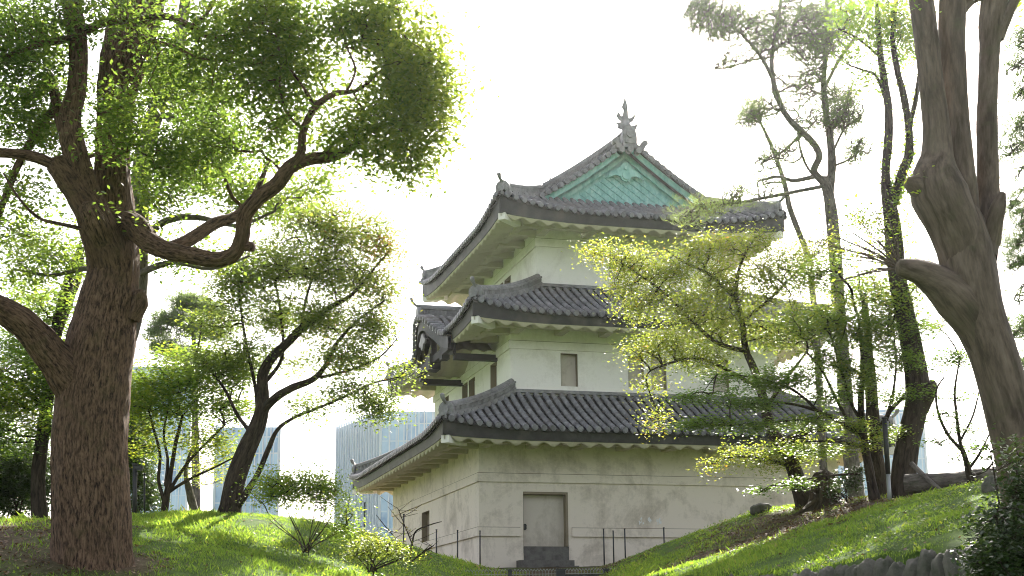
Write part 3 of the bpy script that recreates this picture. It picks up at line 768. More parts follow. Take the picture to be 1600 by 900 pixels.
# ---- curved dormer gable on the left of the middle roof
vsn = np.linspace(KC - KH, KC + KH, 45)
dg = MB(); rows = []
for v in vsn: rows.append([(kuf(v) - .02, v, kz(v) - .07), (kuf(v), v, kz(v)), (kuf(v) + .5, v, kz(v) + .015), (1.9, v, kz(v) + .02)])
dg.grid(rows, True)
dorm = kb(dg, 'dormer_gable', M['pan'], keep)
ct = MB()
for u in (-.02, .26, .54, .82, 1.10, 1.38):
    for lo, hi in ((KC - KH, KC - .1), (KC + KH, KC + .1)):
        pts = [np.array((u, v, kz(v) + .06)) for v in np.linspace(lo, hi, 11)]
        pts = [p for p in pts if rf2.z0 + rf2.prof(max(0, p[0] + .28)) < p[2] + .05]
        if len(pts) > 1: tube_row(ct, pts, np.array((1., 0, 0)), .085, .075)
v = KC - KH + .08
while v < KC + KH:
    sl = (kz(v + .01) - kz(v - .01)) / .02; t = np.array((0, 1, sl)); t /= np.linalg.norm(t)
    A = np.array((kuf(v) - .06, v, kz(v) + .05)); B = A + np.array((.40, 0, 0.02))
    tube_row(ct, [A, (A + B) / 2, B], t, .09, .082); disc_end(ct, A, np.array((-1., 0, 0)), UPV, .092)
    v += .25 / math.sqrt(1 + sl * sl)
kb(ct, 'dormer_tiles', M['tile'], dorm)
bb = MB()
for (du, t0, t1, th) in ((.04, -.06, -.40, .10), (.20, -.28, -.58, .10)):
    rows = []
    for v in vsn:
        u = kuf(v) + du; k = .55 + .45 * kbell(v)
        rows.append([(u, v, kz(v) + t0), (u, v, kz(v) + t1 * (1.15 - .15 * kbell(v))), (u + th, v, kz(v) + t1 * (1.15 - .15 * kbell(v))), (u + th, v, kz(v) + t0)])
    bb.grid(rows, False)
kb(bb, 'dormer_bargeboard', M['board'], dorm)
ss = MB(); rows = []
for v in np.linspace(KC - KH + .1, KC + KH - .1, 33):
    r_ = []
    for u in np.linspace(-.15, 1.42, 32):
        r_.append((max(u, kuf(v) + .3), v, kz(v) - .46 - .09 * (1 - abs(math.sin(math.pi * u / .45)) ** .8)))
    rows.append(r_)
ss.grid(rows, True); kb(ss, 'dormer_soffit', M['soffit'], dorm)
bm = MB(); bm.box((-.32, KC - KH + .05, 6.93), (-.08, KC + KH - .05, 7.17)); bm.box((-.42, KC - .35, 6.72), (-.04, KC + .35, 7.25)); bm.box((-.08, KC - KH + .12, 6.66), (1.4, KC - KH + .36, 6.86)); bm.box((-.08, KC + KH - .36, 6.66), (1.4, KC + KH - .12, 6.86)); bm.box((-.30, KC - .1, 7.25), (-.12, KC + .1, 7.95))
bm.box((-.32, KC - KH + .9, 6.80), (-.06, KC - KH + 1.3, 7.25))
kb(bm, 'dormer_beam', M['darkwood'], dorm)
pd = MB(); zt = kz(KC) - .52; half = [(0, .05), (.16, -.02), (.34, -.16), (.50, -.22), (.44, -.36), (.22, -.34), (.14, -.48), (0, -.55)]
pd.poly([(kuf(KC) + .10, KC + a, zt + z) for a, z in half] + [(kuf(KC) + .10, KC - a, zt + z) for a, z in reversed(half[1:-1])], (.07, 0, 0)); kb(pd, 'dormer_pendant', M['ridge'], dorm)
dr = MB()
ux0 = kuf(KC) + .02
for (hw, a_, b_) in ((.19, -.02, .16), (.13, .16, .34), (.18, .34, .41)):
    dr.box((ux0, KC - hw, kz(KC) + a_), (2.2, KC + hw, kz(KC) + b_))
dr.tube([(ux0, KC, kz(KC) + .43), (2.2, KC, kz(KC) + .43)], .10, 10)
for i in range(22): dr.box((ux0 + .1 + i * .11, KC - .16, kz(KC) + .18), (ux0 + .15 + i * .11, KC + .16, kz(KC) + .32))
dr.tube([(ux0 + .05, KC, kz(KC) + .18), (ux0 - .1, KC, kz(KC) + .18)], .26, 14)
dr.tube([(ux0, KC, kz(KC) + .46), (ux0 - .14, KC, kz(KC) + .50), (ux0 - .26, KC, kz(KC) + .60), (ux0 - .30, KC, kz(KC) + .76)], [.06, .05, .05, .06], 8)
kb(dr, 'dormer_ridge', M['ridge'], dorm)

# ------------------------------------------------------------------ trees
def catmull(pts, rad, step):
    pts = np.asarray(pts, float); rad = np.asarray(rad, float); n = len(pts); O = []; Q = []
    for i in range(n - 1):
        p0, p1, p2, p3 = pts[max(i - 1, 0)], pts[i], pts[i + 1], pts[min(i + 2, n - 1)]
        k = max(2, int(np.linalg.norm(p2 - p1) / step))
        for t in np.arange(k) / k:
            O.append(0.5 * ((2 * p1) + (-p0 + p2) * t + (2 * p0 - 5 * p1 + 4 * p2 - p3) * t * t + (-p0 + 3 * p1 - 3 * p2 + p3) * t ** 3))
            Q.append(rad[i] + (rad[i + 1] - rad[i]) * (t * t * (3 - 2 * t)))
    O.append(pts[-1]); Q.append(rad[-1])
    return np.array(O), np.array(Q)
def orient(T):
    ref = np.where(np.abs(T[:, 2:3]) < .9, np.array([[0, 0, 1.]]), np.array([[1., 0, 0]]))
    A = np.cross(T, ref); A /= np.linalg.norm(A, axis=1)[:, None] + 1e-9
    return A, np.cross(T, A)
class Wood:
    def __init__(s): s.V = []; s.F = []; s.B = []; s.n = 0; s.nodes = []
    def tube(s, pts, rad, sides, lump=0.0, seed=0, cap=True):
        n = len(pts); T = np.gradient(pts, axis=0); T /= np.linalg.norm(T, axis=1)[:, None] + 1e-9
        A = np.zeros((n, 3)); a = np.cross(T[0], [0.3, 1., 0.2]); a /= np.linalg.norm(a)
        for i in range(n):
            a = a - T[i] * (a @ T[i]); a /= np.linalg.norm(a) + 1e-9; A[i] = a
        B = np.cross(T, A); ang = np.arange(sides) / sides * 2 * np.pi
        ca, sa = np.cos(ang), np.sin(ang)
        ln = np.r_[0, np.cumsum(np.linalg.norm(np.diff(pts, axis=0), axis=1))]
        rr = np.repeat(rad[:, None], sides, 1)
        if lump:
            mr = max(rad.max(), .05)
            rr = rr * (1 + lump * vnoise(ca[None] * 1.6 + 0 * rr, sa[None] * 1.6 + 0 * rr, ln[:, None] / mr * .45 + 0 * rr, seed) + lump * .5 * vnoise(ca[None] * 4 + 0 * rr, sa[None] * 4 + 0 * rr, ln[:, None] / mr * .7 + 0 * rr, seed + 1))
        if sides >= 40:
            q_ = vnoise(ca[None] * 5 + 0 * rr, sa[None] * 5 + 0 * rr, ln[:, None] * 1.6 + 0 * rr, seed + 5); rr = rr + np.minimum(rad.max() * .10, .035) * (.5 - np.abs(q_) ** .6) + .012 * vnoise(ca[None] * 11 + 0 * rr, sa[None] * 11 + 0 * rr, ln[:, None] * 5 + 0 * rr, seed + 6)
        V = pts[:, None] + rr[..., None] * (ca[None, :, None] * A[:, None] + sa[None, :, None] * B[:, None])
        bk = np.stack([rad[:, None] * ca[None] + seed * 1.7, rad[:, None] * sa[None], ln[:, None] + 0 * rr], -1)
        i = np.arange(n - 1)[:, None] * sides; k = np.arange(sides)[None]; k2 = (k + 1) % sides
        F = np.stack([i + k, i + k2, i + sides + k2, i + sides + k], -1).reshape(-1, 4) + s.n
        V = V.reshape(-1, 3); bk = bk.reshape(-1, 3)
        s.V.append(V); s.B.append(bk); s.F.append(F); s.n += len(V)
        if cap and sides >= 6:   # a rounded end
            b = s.n - sides; c = pts[-1] + T[-1] * rad[-1] * .5
            s.V.append(c[None]); s.B.append(bk[-1:]); s.F.append(np.stack([b + np.arange(sides), b + (np.arange(sides) + 1) % sides, np.full(sides, s.n), np.full(sides, s.n)], -1)[:, [0, 1, 2, 2]]); s.n += 1
    def limb(s, lst, sides=10, lump=.08, seed=None, node=True, step=None, scale=1.0):
        """lst of (px, py, Y, width in pixels)"""
        pts = [P(a, b, c) for a, b, c, d in lst]; rad = [d * .5 * c / FPX * scale for a, b, c, d in lst]
        pp, rr = catmull(pts, rad, step or (.07 if sides >= 40 and max(rad) > .12 else max(.06, max(rad) * .5)))
        if sides >= 40 and max(rad) < .12: sides = 14
        s.tube(pp, rr, sides, lump, rnd.randint(1, 99) if seed is None else seed)
        if node: s.nodes += [(p, r) for p, r in zip(pp[1:], rr[1:])]
        return pp
    def build(s, name, m, parent):
        V = np.concatenate(s.V); B = np.concatenate(s.B); F = np.concatenate(s.F)
        quads = [tuple(f) if f[2] != f[3] else tuple(f[:3]) for f in F.tolist()]
        return mesh_obj(name, V, quads, m, parent, smooth=True, attrs={'bark': ('FLOAT_VECTOR', B)})
class Leaves:
    def __init__(s): s.V = []; s.T = []
    def add(s, c, Ln, Wd, up=0.3, droop=0.2, tmean=.45, tsd=.22, dirs=None, tint=None, fold=.18):
        n = len(c)
        if dirs is None:
            nr = rng.normal(size=(n, 3)); nr /= np.linalg.norm(nr, axis=1)[:, None]; nr[:, 2] = np.abs(nr[:, 2]); nr += np.array([0, 0, up * 2.5]); nr /= np.linalg.norm(nr, axis=1)[:, None]
            t = rng.normal(size=(n, 3)); t[:, 2] -= droop
            t -= nr * np.sum(t * nr, 1)[:, None]
        else:
            t = dirs; nr = rng.normal(size=(n, 3)); nr -= t * np.sum(t * nr, 1)[:, None] / (np.sum(t * t, 1)[:, None] + 1e-9); nr /= np.linalg.norm(nr, axis=1)[:, None] + 1e-9
        t = t / (np.linalg.norm(t, axis=1)[:, None] + 1e-9); b = np.cross(nr, t)
        sc = rng.uniform(.65, 1.25, n)[:, None]; l = Ln * .5 * sc; w_ = Wd * .5 * sc
        V = np.stack([c - t * l, c - t * l * .1 + b * w_ + nr * w_ * fold, c + t * l, c - t * l * .1 - b * w_ + nr * w_ * fold], 1)
        s.V.append(V.reshape(-1, 3))
        tt = np.clip(rng.normal(tmean, tsd, n), 0, 1) if tint is None else np.clip(tint + rng.normal(0, tsd * .6, n), 0, 1)
        s.T.append(np.repeat(tt, 4))
    def count(s): return sum(len(v) for v in s.V) // 4
    def build(s, name, m, parent):
        V = np.concatenate(s.V); F = np.arange(len(V)).reshape(-1, 4)
        return mesh_obj(name, V, F, m, parent, attrs={'tint': ('FLOAT', np.concatenate(s.T))})
def sample_blob(px, py, Y, rx, ry, rz, n, flat_top=0):
    c = P(px, py, Y); q = rng.normal(size=(n, 3)); q /= np.linalg.norm(q, axis=1)[:, None]; q *= (rng.random(n) ** .45)[:, None]
    s_ = Y / FPX
    q = q * (1 + .22 * vnoise(q[:, 0] * 2 + px, q[:, 1] * 2, q[:, 2] * 2 + py))[:, None]
    return c + q * np.array([rx * s_, rz, ry * s_])
KM = 3.7
def grow(wood, lv, blobs, kind, leaf_l, leaf_w, per=36, cr=.24, flat=.75, up=.3, tmean=.45, k=1.0, twig=.0036, droop=.25, maxr=.05, nodes=None):
    """clumps of leaves through the crown, tied to the limbs by a spanning tree of twigs"""
    pts = []; tn = []
    proj = leaf_l * leaf_w * .5 * .6
    for b in blobs:
        px, py, Y, rx, ry, rz, kk = b[:7]; s_ = Y / FPX
        n = max(3, int(KM * kk * k * math.pi * rx * ry * s_ * s_ / (proj * per)))
        pts.append(sample_blob(px, py, Y, rx, ry, rz, n)); tn.append(np.full(n, b[7] if len(b) > 7 else tmean))
    pts = np.concatenate(pts); tn = np.concatenate(tn)
    nz = vnoise(pts[:, 0] * 1.5, pts[:, 1] * 1.5, pts[:, 2] * 1.7, 5) + .4 * vnoise(pts[:, 0] * 4, pts[:, 1] * 4, pts[:, 2] * 4, 6)
    kp = nz > -.34 + rng.normal(0, .08, len(pts)); pts, tn = pts[kp], tn[kp]; n = len(pts)
    nd = np.array([p for p, r in (nodes or wood.nodes)]); nr = np.array([r for p, r in (nodes or wood.nodes)])
    best = np.full(n, 1e9); par = np.zeros(n, int)
    for i in range(0, len(nd)):
        d = np.linalg.norm(pts - nd[i], axis=1); m_ = d < best; best[m_] = d[m_]; par[m_] = i
    cost = np.zeros(n); parent = np.full(n, -1); isn = np.ones(n, bool); done = np.zeros(n, bool); order = []
    cur = best.copy()
    for _ in range(n):
        i = int(np.argmin(np.where(done, 1e9, cur))); done[i] = True; order.append(i)
        if isn[i]: cost[i] = best[i] * .5
        d = np.linalg.norm(pts - pts[i], axis=1) + .35 * (cost[i] + np.linalg.norm(pts - pts[i], axis=1))
        m_ = (~done) & (d < cur); cur[m_] = d[m_]; parent[m_] = i; isn[m_] = False
        cost[m_] = cost[i] + np.linalg.norm(pts[m_] - pts[i], axis=1)
    w_ = np.ones(n)
    for i in reversed(order):
        if parent[i] >= 0: w_[parent[i]] += w_[i]
    for i in order:
        a = pts[parent[i]] if parent[i] >= 0 else nd[par[i]]
        ra = min(maxr, twig * w_[i] ** .5); 
        b = pts[i]; ln = np.linalg.norm(b - a)
        if ln < 1e-3: continue
        j = rng.normal(size=3) * ln * .09
        m1 = a + (b - a) * .35 + j + np.array([0, 0, .04 * ln]); m2 = a + (b - a) * .7 + j * .7 + np.array([0, 0, .05 * ln])
        re = max(.0025, ra * .75)
        wood.tube(np.array([a, m1, m2, b]), np.array([ra, ra * .93, ra * .86, re]), 4 if ra < .015 else 6, 0, i % 50, False)
    m = np.maximum(4, rng.poisson(per, n)); ci = np.repeat(np.arange(n), m)
    off = rng.normal(size=(len(ci), 3)) * cr * .62 * rng.uniform(.7, 1.2, n)[ci][:, None]; off[:, 2] *= flat
    ct = rng.normal(0, .14, n)
    if kind == 'leaf':
        lv.add(pts[ci] + off, leaf_l, leaf_w, up, droop, tint=tn[ci] + ct[ci], tsd=.2)
    else:   # needles: tufts round twig ends
        tuft = 4; base = pts[ci] + np.repeat(rng.normal(size=(len(ci) // 7 + 1, 3)), 7, 0)[:len(ci)] * cr * .6 * np.array([1, 1, .5])
        dr = rng.normal(size=(len(ci), 3)); dr[:, 2] = np.abs(dr[:, 2]) * .9 + .1; dr /= np.linalg.norm(dr, axis=1)[:, None]
        ln = leaf_l * rng.uniform(.7, 1.1, len(ci))
        lv.add(base + dr * ln[:, None] * .5, leaf_l, leaf_w, dirs=dr, tint=tn[ci] + ct[ci], tsd=.2, fold=0)
    return pts
def tree_root(name, px, py, Y, label, cat, group=None, sink=.15):
    p = P(px, py, Y); z = gz(p[0], p[1])
    return tag(empty(name, (p[0], p[1], z)), label, cat, group), np.array([p[0], p[1], z])
def tree(name, base, label, limbs, blobs, bark_m, leaf_m, leaf=(.07, .035), per=36, cr=.24, flat=.75, up=.3, tmean=.45, k=1.0, cat='tree', group=None, kind='leaf', sides=10, twig=.0036, maxr=.05, lump=.08, extra=None, droop=.25):
    r, g = tree_root(name, *base, label, cat, group)
    wd = Wood(); lv = Leaves()
    for i, l in enumerate(limbs):
        if i == 0:   # carry the trunk into the ground
            px, py, Y, wpx = l[0]; low = P(px, py, Y); low[2] = g[2] - .25
            pts = [low] + [P(a, b, c) for a, b, c, d_ in l]; rad = [wpx * .62 * Y / FPX] + [d_ * .5 * c / FPX for a, b, c, d_ in l]
            pp, rr = catmull(pts, rad, .07 if sides >= 40 else max(.06, max(rad) * .4)); wd.tube(pp, rr, sides + 4, lump, rnd.randint(1, 99)); wd.nodes += [(p, q) for p, q in zip(pp[len(pp) // 3:], rr[len(pp) // 3:])]
        else: wd.limb(l, sides if l[0][3] > 10 else 6, lump)
    if blobs: grow(wd, lv, blobs, kind, leaf[0], leaf[1], per, cr, flat, up, tmean, k, twig, droop, maxr)
    if extra: extra(wd, lv)
    wd.build('trunk', bark_m, r)
    if lv.V: lv.build('crown', leaf_m, r); print(name, lv.count())
    return r

# --- the great camphor on the left
Yc = 20.0
def camphor_extra(wd, lv):
    wd.limb([(206, 500, 19.9, 26), (216, 474, 19.9, 30), (219, 455, 19.9, 18)], 10, .25, node=False)
    wd.limb([(165, 385, 19.7, 40), (150, 350, 19.4, 46), (135, 320, 19.3, 30)], 12, .25, node=False)
camphor_limbs = [
    [(145, 912, Yc, 132), (144, 860, Yc, 122), (143, 780, Yc, 116), (141, 690, Yc, 112), (146, 620, Yc, 112), (158, 540, Yc, 104), (168, 480, Yc, 92), (176, 420, Yc, 80), (178, 350, Yc, 68), (176, 270, Yc, 58), (180, 190, Yc, 58), (186, 110, Yc, 62), (196, 40, Yc, 58), (205, -40, Yc, 50), (215, -120, Yc, 36)],
    [(140, 640, Yc, 70), (108, 590, 19.8, 66), (76, 548, 19.6, 54), (38, 506, 19.4, 46), (-15, 474, 19.2, 40), (-80, 440, 19, 30), (-160, 380, 18.6, 20)],
    [(178, 430, Yc, 70), (160, 375, 19.7, 64), (140, 325, 19.5, 54), (115, 285, 19.4, 48), (88, 253, 19.3, 40)],
    [(92, 262, 19.3, 18), (60, 247, 19.2, 19), (20, 240, 19.1, 17), (-30, 236, 19, 15), (-90, 215, 19, 10)],
    [(143, 330, 19.5, 48), (125, 270, 19.4, 42), (112, 215, 19.3, 38), (110, 180, 19.3, 34), (120, 135, 19.2, 30), (122, 70, 19.2, 30), (112, 10, 19.1, 32), (104, -50, 19, 28), (90, -130, 19, 18)],
    [(186, 350, Yc, 50), (212, 354, 19.7, 38), (232, 378, 19.4, 35), (262, 392, 19.2, 29), (300, 399, 19.1, 26), (338, 406, 19, 25), (365, 396, 18.9, 23), (377, 372, 18.8, 22), (384, 335, 18.7, 22), (405, 308, 18.6, 22), (432, 288, 18.6, 22), (452, 262, 18.5, 21), (480, 249, 18.5, 20), (515, 244, 18.6, 18), (545, 232, 18.7, 12), (580, 205, 18.8, 7), (625, 170, 18.9, 4)],
    [(380, 384, 18.9, 18), (394, 386, 18.8, 16)],
    [(452, 262, 18.5, 20), (470, 240, 18.4, 15), (474, 205, 18.4, 13), (492, 168, 18.3, 12), (522, 147, 18.3, 10), (560, 140, 18.3, 7), (598, 108, 18.4, 4), (640, 70, 18.5, 2.5)],
    [(490, 165, 18.3, 7), (470, 130, 18.2, 5), (440, 90, 18.2, 4), (430, 40, 18.2, 3)],
    [(540, 145, 18.3, 6), (555, 110, 18.2, 4), (540, 70, 18.2, 3)],
    [(470, 200, 18.4, 6), (445, 170, 18.3, 4.5), (437, 120, 18.3, 3.5), (445, 80, 18.3, 2.5)],
    [(500, 247, 18.6, 9), (530, 215, 18.7, 7), (560, 200, 18.8, 5), (600, 215, 18.9, 3)],
    [(250, 392, 19.2, 20), (290, 378, 19.5, 22), (335, 350, 20, 20), (372, 335, 20.4, 16), (400, 300, 20.8, 10), (420, 250, 21, 6)],
    [(182, 170, Yc, 42), (205, 120, 19.9, 36), (228, 60, 19.8, 32), (245, 0, 19.7, 30), (260, -60, 19.6, 22)],
    [(135, 48, 19.2, 15), (165, 34, 19, 14), (205, 32, 18.8, 14), (260, 26, 18.6, 12), (300, 42, 18.5, 11), (330, 58, 18.5, 8), (380, 50, 18.4, 5), (410, 20, 18.4, 4)],
    [(300, 42, 18.5, 10), (322, 22, 18.4, 8), (340, -10, 18.4, 6)],
    [(205, 32, 18.8, 8), (225, 58, 18.7, 7), (270, 72, 18.5, 6), (310, 90, 18.4, 4), (350, 95, 18.4, 3)],
    [(130, 60, 19.2, 14), (100, 62, 19, 13), (60, 70, 18.8, 11), (10, 88, 18.6, 9), (-40, 110, 18.6, 6)],
    [(105, 230, 19.3, 16), (90, 170, 19.4, 18), (78, 120, 19.6, 16), (60, 145, 19.7, 14), (40, 145, 19.8, 12), (0, 130, 20, 8)],
    [(92, 170, 19.5, 14), (66, 190, 19.8, 16), (50, 220, 20, 15), (25, 265, 20.2, 13), (0, 330, 20.4, 11), (-20, 380, 20.5, 7)],
    [(140, 360, 19.5, 8), (95, 350, 19.3, 6), (60, 340, 19.2, 5), (30, 310, 19, 4), (5, 270, 19, 3)],
]
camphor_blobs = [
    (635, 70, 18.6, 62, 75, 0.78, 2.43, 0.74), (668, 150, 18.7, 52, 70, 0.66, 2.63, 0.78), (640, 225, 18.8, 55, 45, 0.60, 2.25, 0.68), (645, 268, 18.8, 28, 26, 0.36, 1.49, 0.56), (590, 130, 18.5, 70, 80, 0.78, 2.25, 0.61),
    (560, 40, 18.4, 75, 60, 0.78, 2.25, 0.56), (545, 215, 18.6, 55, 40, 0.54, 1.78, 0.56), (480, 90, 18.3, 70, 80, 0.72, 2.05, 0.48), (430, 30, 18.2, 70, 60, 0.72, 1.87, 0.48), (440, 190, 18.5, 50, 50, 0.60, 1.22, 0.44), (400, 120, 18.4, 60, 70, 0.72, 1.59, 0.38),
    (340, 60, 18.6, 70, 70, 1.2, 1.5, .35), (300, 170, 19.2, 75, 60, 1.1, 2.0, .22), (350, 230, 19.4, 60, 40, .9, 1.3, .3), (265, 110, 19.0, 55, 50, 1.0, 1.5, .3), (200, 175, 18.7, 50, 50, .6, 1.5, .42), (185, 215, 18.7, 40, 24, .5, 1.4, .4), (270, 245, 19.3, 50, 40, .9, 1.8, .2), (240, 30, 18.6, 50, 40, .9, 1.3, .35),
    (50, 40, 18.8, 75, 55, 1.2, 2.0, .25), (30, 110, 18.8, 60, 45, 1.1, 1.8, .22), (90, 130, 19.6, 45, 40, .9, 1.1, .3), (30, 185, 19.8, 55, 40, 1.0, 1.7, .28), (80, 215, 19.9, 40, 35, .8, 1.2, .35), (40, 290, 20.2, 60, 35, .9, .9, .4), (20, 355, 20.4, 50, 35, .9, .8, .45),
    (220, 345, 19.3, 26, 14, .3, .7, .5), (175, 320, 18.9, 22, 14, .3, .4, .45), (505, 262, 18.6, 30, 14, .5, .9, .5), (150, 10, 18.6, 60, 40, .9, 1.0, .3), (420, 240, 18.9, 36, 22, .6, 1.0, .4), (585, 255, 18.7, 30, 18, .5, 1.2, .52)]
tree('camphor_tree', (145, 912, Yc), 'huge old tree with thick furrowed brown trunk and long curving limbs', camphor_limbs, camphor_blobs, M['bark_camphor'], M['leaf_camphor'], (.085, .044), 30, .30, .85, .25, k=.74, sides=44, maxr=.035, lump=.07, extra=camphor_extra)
# --- second trunk right behind it
tree('camphor_tree', (168, 860, 24.5), 'pale slimmer trunk half hidden directly behind the huge brown trunk', [
    [(150, 850, 24.5, 60), (158, 640, 24.5, 54), (196, 520, 24.5, 42), (213, 450, 24.5, 36), (216, 360, 24.4, 32), (222, 260, 24.3, 30), (245, 170, 24.2, 26), (275, 90, 24.1, 22), (290, 0, 24, 18)],
    [(216, 380, 24.4, 14), (260, 345, 24, 12), (310, 340, 23.8, 9), (370, 352, 23.6, 6), (430, 330, 23.5, 4)],
    [(216, 430, 24.4, 12), (240, 418, 24.2, 11), (275, 410, 24, 8), (330, 420, 23.9, 5), (390, 400, 23.8, 3)],
    [(213, 440, 24.4, 11), (190, 440, 24.6, 10), (140, 420, 24.8, 8), (80, 430, 25, 6), (20, 420, 25, 4)],
    [(240, 180, 24.2, 12), (290, 190, 24, 9), (330, 240, 23.9, 7), (360, 280, 23.8, 5)]],
    [(310, 320, 23.8, 70, 35, 1.2, 1.3), (390, 300, 23.6, 60, 40, 1.2, 1.4), (460, 300, 23.5, 50, 30, 1, 1.0), (300, 260, 23.9, 60, 40, 1.2, 1.4), (270, 390, 24, 50, 30, 1, 1.0), (350, 400, 23.9, 50, 26, 1, .7), (240, 300, 24, 30, 60, 1, 1.1),
     (90, 410, 25, 80, 30, 1.2, .8), (30, 430, 25, 60, 30, 1.2, .8), (270, 120, 24, 70, 60, 1.2, 1.4), (330, 190, 24, 50, 50, 1, 1.2), (60, 360, 25, 60, 30, 1.2, .7), (500, 290, 23.4, 30, 24, .6, .8)],
    M['bark_pine'], M['leaf_camphor'], (.095, .048), 30, .32, .8, .25, tmean=.5, k=1.0, sides=14)
# --- dark trees and shrubs beyond the left bank
tree('evergreen_tree', (60, 812, 30), 'dark leafy tree left of the huge brown trunk, shading a black hollow', [
    [(62, 815, 30, 26), (60, 740, 30, 22), (72, 640, 30, 20), (84, 540, 30, 20), (105, 450, 30, 18), (130, 380, 30, 12)],
    [(84, 530, 30, 16), (100, 490, 30.3, 16), (118, 440, 30.5, 15), (128, 400, 30.5, 9)],
    [(70, 640, 30, 10), (30, 600, 29.8, 8), (-20, 580, 29.6, 5)], [(66, 690, 30, 8), (100, 640, 30, 6), (130, 600, 30, 4)]],
    [(30, 540, 30, 60, 40, 1.6, 1.8, .35), (70, 590, 30, 45, 40, 1.5, 2.0, .5), (20, 620, 29.8, 50, 35, 1.5, 2.0, .75), (60, 660, 30, 40, 30, 1.4, 1.6, .6), (20, 690, 30, 45, 30, 1.4, 1.6, .3), (70, 480, 30, 60, 40, 1.5, 1.0, .55), (110, 640, 30.5, 40, 60, 1.4, 1.4, .4), (100, 560, 30.6, 40, 50, 1.4, 1.3, .5), (-40, 640, 30, 50, 90, 1.6, 2.0, .4)],
    M['bark_dark'], M['leaf_maple'], (.085, .045), 38, .3, .45, .5, k=1.0)
def shrub(name, base, label, blobs, leaf_m, leaf=(.07, .035), stems=6, k=1.0, per=30, cr=.16, cat='shrub', tmean=.45, up=.3, sw=5, group=None, bark_m=None):
    px, py, Y = base; limbs = []
    for i in range(stems):
        b = rnd.choice(blobs); tx = b[0] + rnd.uniform(-.5, .5) * b[3]; ty = b[1] + rnd.uniform(-.2, .6) * b[4]
        bx = px + rnd.uniform(-1, 1) * sw * 2.4
        limbs.append([(bx, py + 2, Y, sw * .8), ((bx * .75 + tx * .25), py + (ty - py) * .3, Y + rnd.uniform(-.2, .2), sw * .6), (bx * .35 + tx * .65, py + (ty - py) * .65, (Y + b[2]) / 2, sw * .6), (tx, ty, b[2], sw * .35)])
    return tree(name, base, label, limbs, blobs, bark_m or M['bark_dark'], leaf_m, leaf, per, cr, .8, up, tmean, k, cat, group, sides=6, maxr=.011, twig=.0036)
shrub('evergreen_shrub', (30, 812, 31), 'dark low shrub at the foot of the leafy tree, left edge', [(20, 770, 31, 60, 40, 1.2, 2.2), (60, 740, 31.5, 40, 40, 1.2, 1.8), (-30, 770, 31, 50, 50, 1.2, 2), (10, 720, 32, 60, 30, 1.4, 2.0)], M['leaf_dark'], (.09, .05), 7)
shrub('evergreen_shrub', (212, 812, 33), 'tall dark shrub behind the black lamp post', [(215, 740, 33, 24, 70, 1.0, 2.2), (205, 660, 33, 26, 60, 1.0, 1.8), (235, 780, 33.5, 20, 30, .9, 1.6), (180, 720, 33.5, 26, 80, 1.0, 1.8)], M['leaf_dark'], (.08, .045), 6, tmean=.6)
# --- small spreading maple, multi stem
tree('maple_tree', (256, 812, 31), 'small bright green maple fanning out in many thin stems from its base', [
    [(256, 812, 31, 12), (258, 790, 31, 12), (262, 765, 31, 10), (268, 730, 31, 7), (275, 690, 31, 6), (285, 650, 31, 4)],
    [(257, 785, 31, 7), (248, 750, 31, 6), (250, 710, 31, 5), (240, 670, 31, 4), (232, 640, 31, 3)],
    [(260, 775, 31, 7), (278, 745, 31, 6), (300, 715, 31, 5), (325, 690, 31, 4), (350, 665, 31, 3)],
    [(262, 770, 31, 6), (285, 755, 31, 5), (310, 742, 31, 4), (340, 728, 31, 3), (365, 715, 31, 2)],
    [(258, 760, 31, 6), (262, 720, 31, 5), (256, 680, 31, 4), (262, 640, 31, 3), (268, 600, 31, 2)]],
    [(250, 600, 31, 45, 40, 1.2, 1.5, .6), (310, 590, 31, 50, 36, 1.3, 1.5, .5), (220, 640, 31, 32, 40, 1.0, 1.6, .7), (290, 640, 31, 70, 28, 1.2, 1.3, .5), (360, 630, 31, 40, 34, 1.0, 1.2, .6), (240, 690, 31, 40, 30, 1.0, 1.0, .75), (320, 690, 31, 50, 24, 1.0, .8, .75), (380, 580, 31, 36, 30, 1, 1.0, .5), (212, 600, 31.5, 26, 34, 1, 1.5, .75), (280, 560, 31.3, 40, 24, 1, .9, .6), (340, 560, 31.3, 36, 22, 1, .8, .55), (350, 700, 31.2, 40, 30, 1, .6, .8)],
    M['bark_dark'], M['leaf_maple'], (.085, .056), 26, .34, .55, .6, k=.9, tmean=.6)
tree('leaning_sapling', (306, 810, 31.5), 'short leaning trunk with yellow leaf sprays between the small maple and the dark curved tree', [
    [(306, 812, 31.5, 15), (300, 785, 31.5, 13), (296, 768, 31.5, 11), (290, 735, 31.5, 6), (300, 700, 31.5, 4)]],
    [(300, 735, 31.5, 30, 26, .7, .6, .9), (330, 740, 31.5, 26, 20, .7, .5, .9), (285, 700, 31.5, 26, 20, .7, .6, .85)], M['bark_pine'], M['leaf_maple'], (.06, .035), 26, .2, .5, .5)
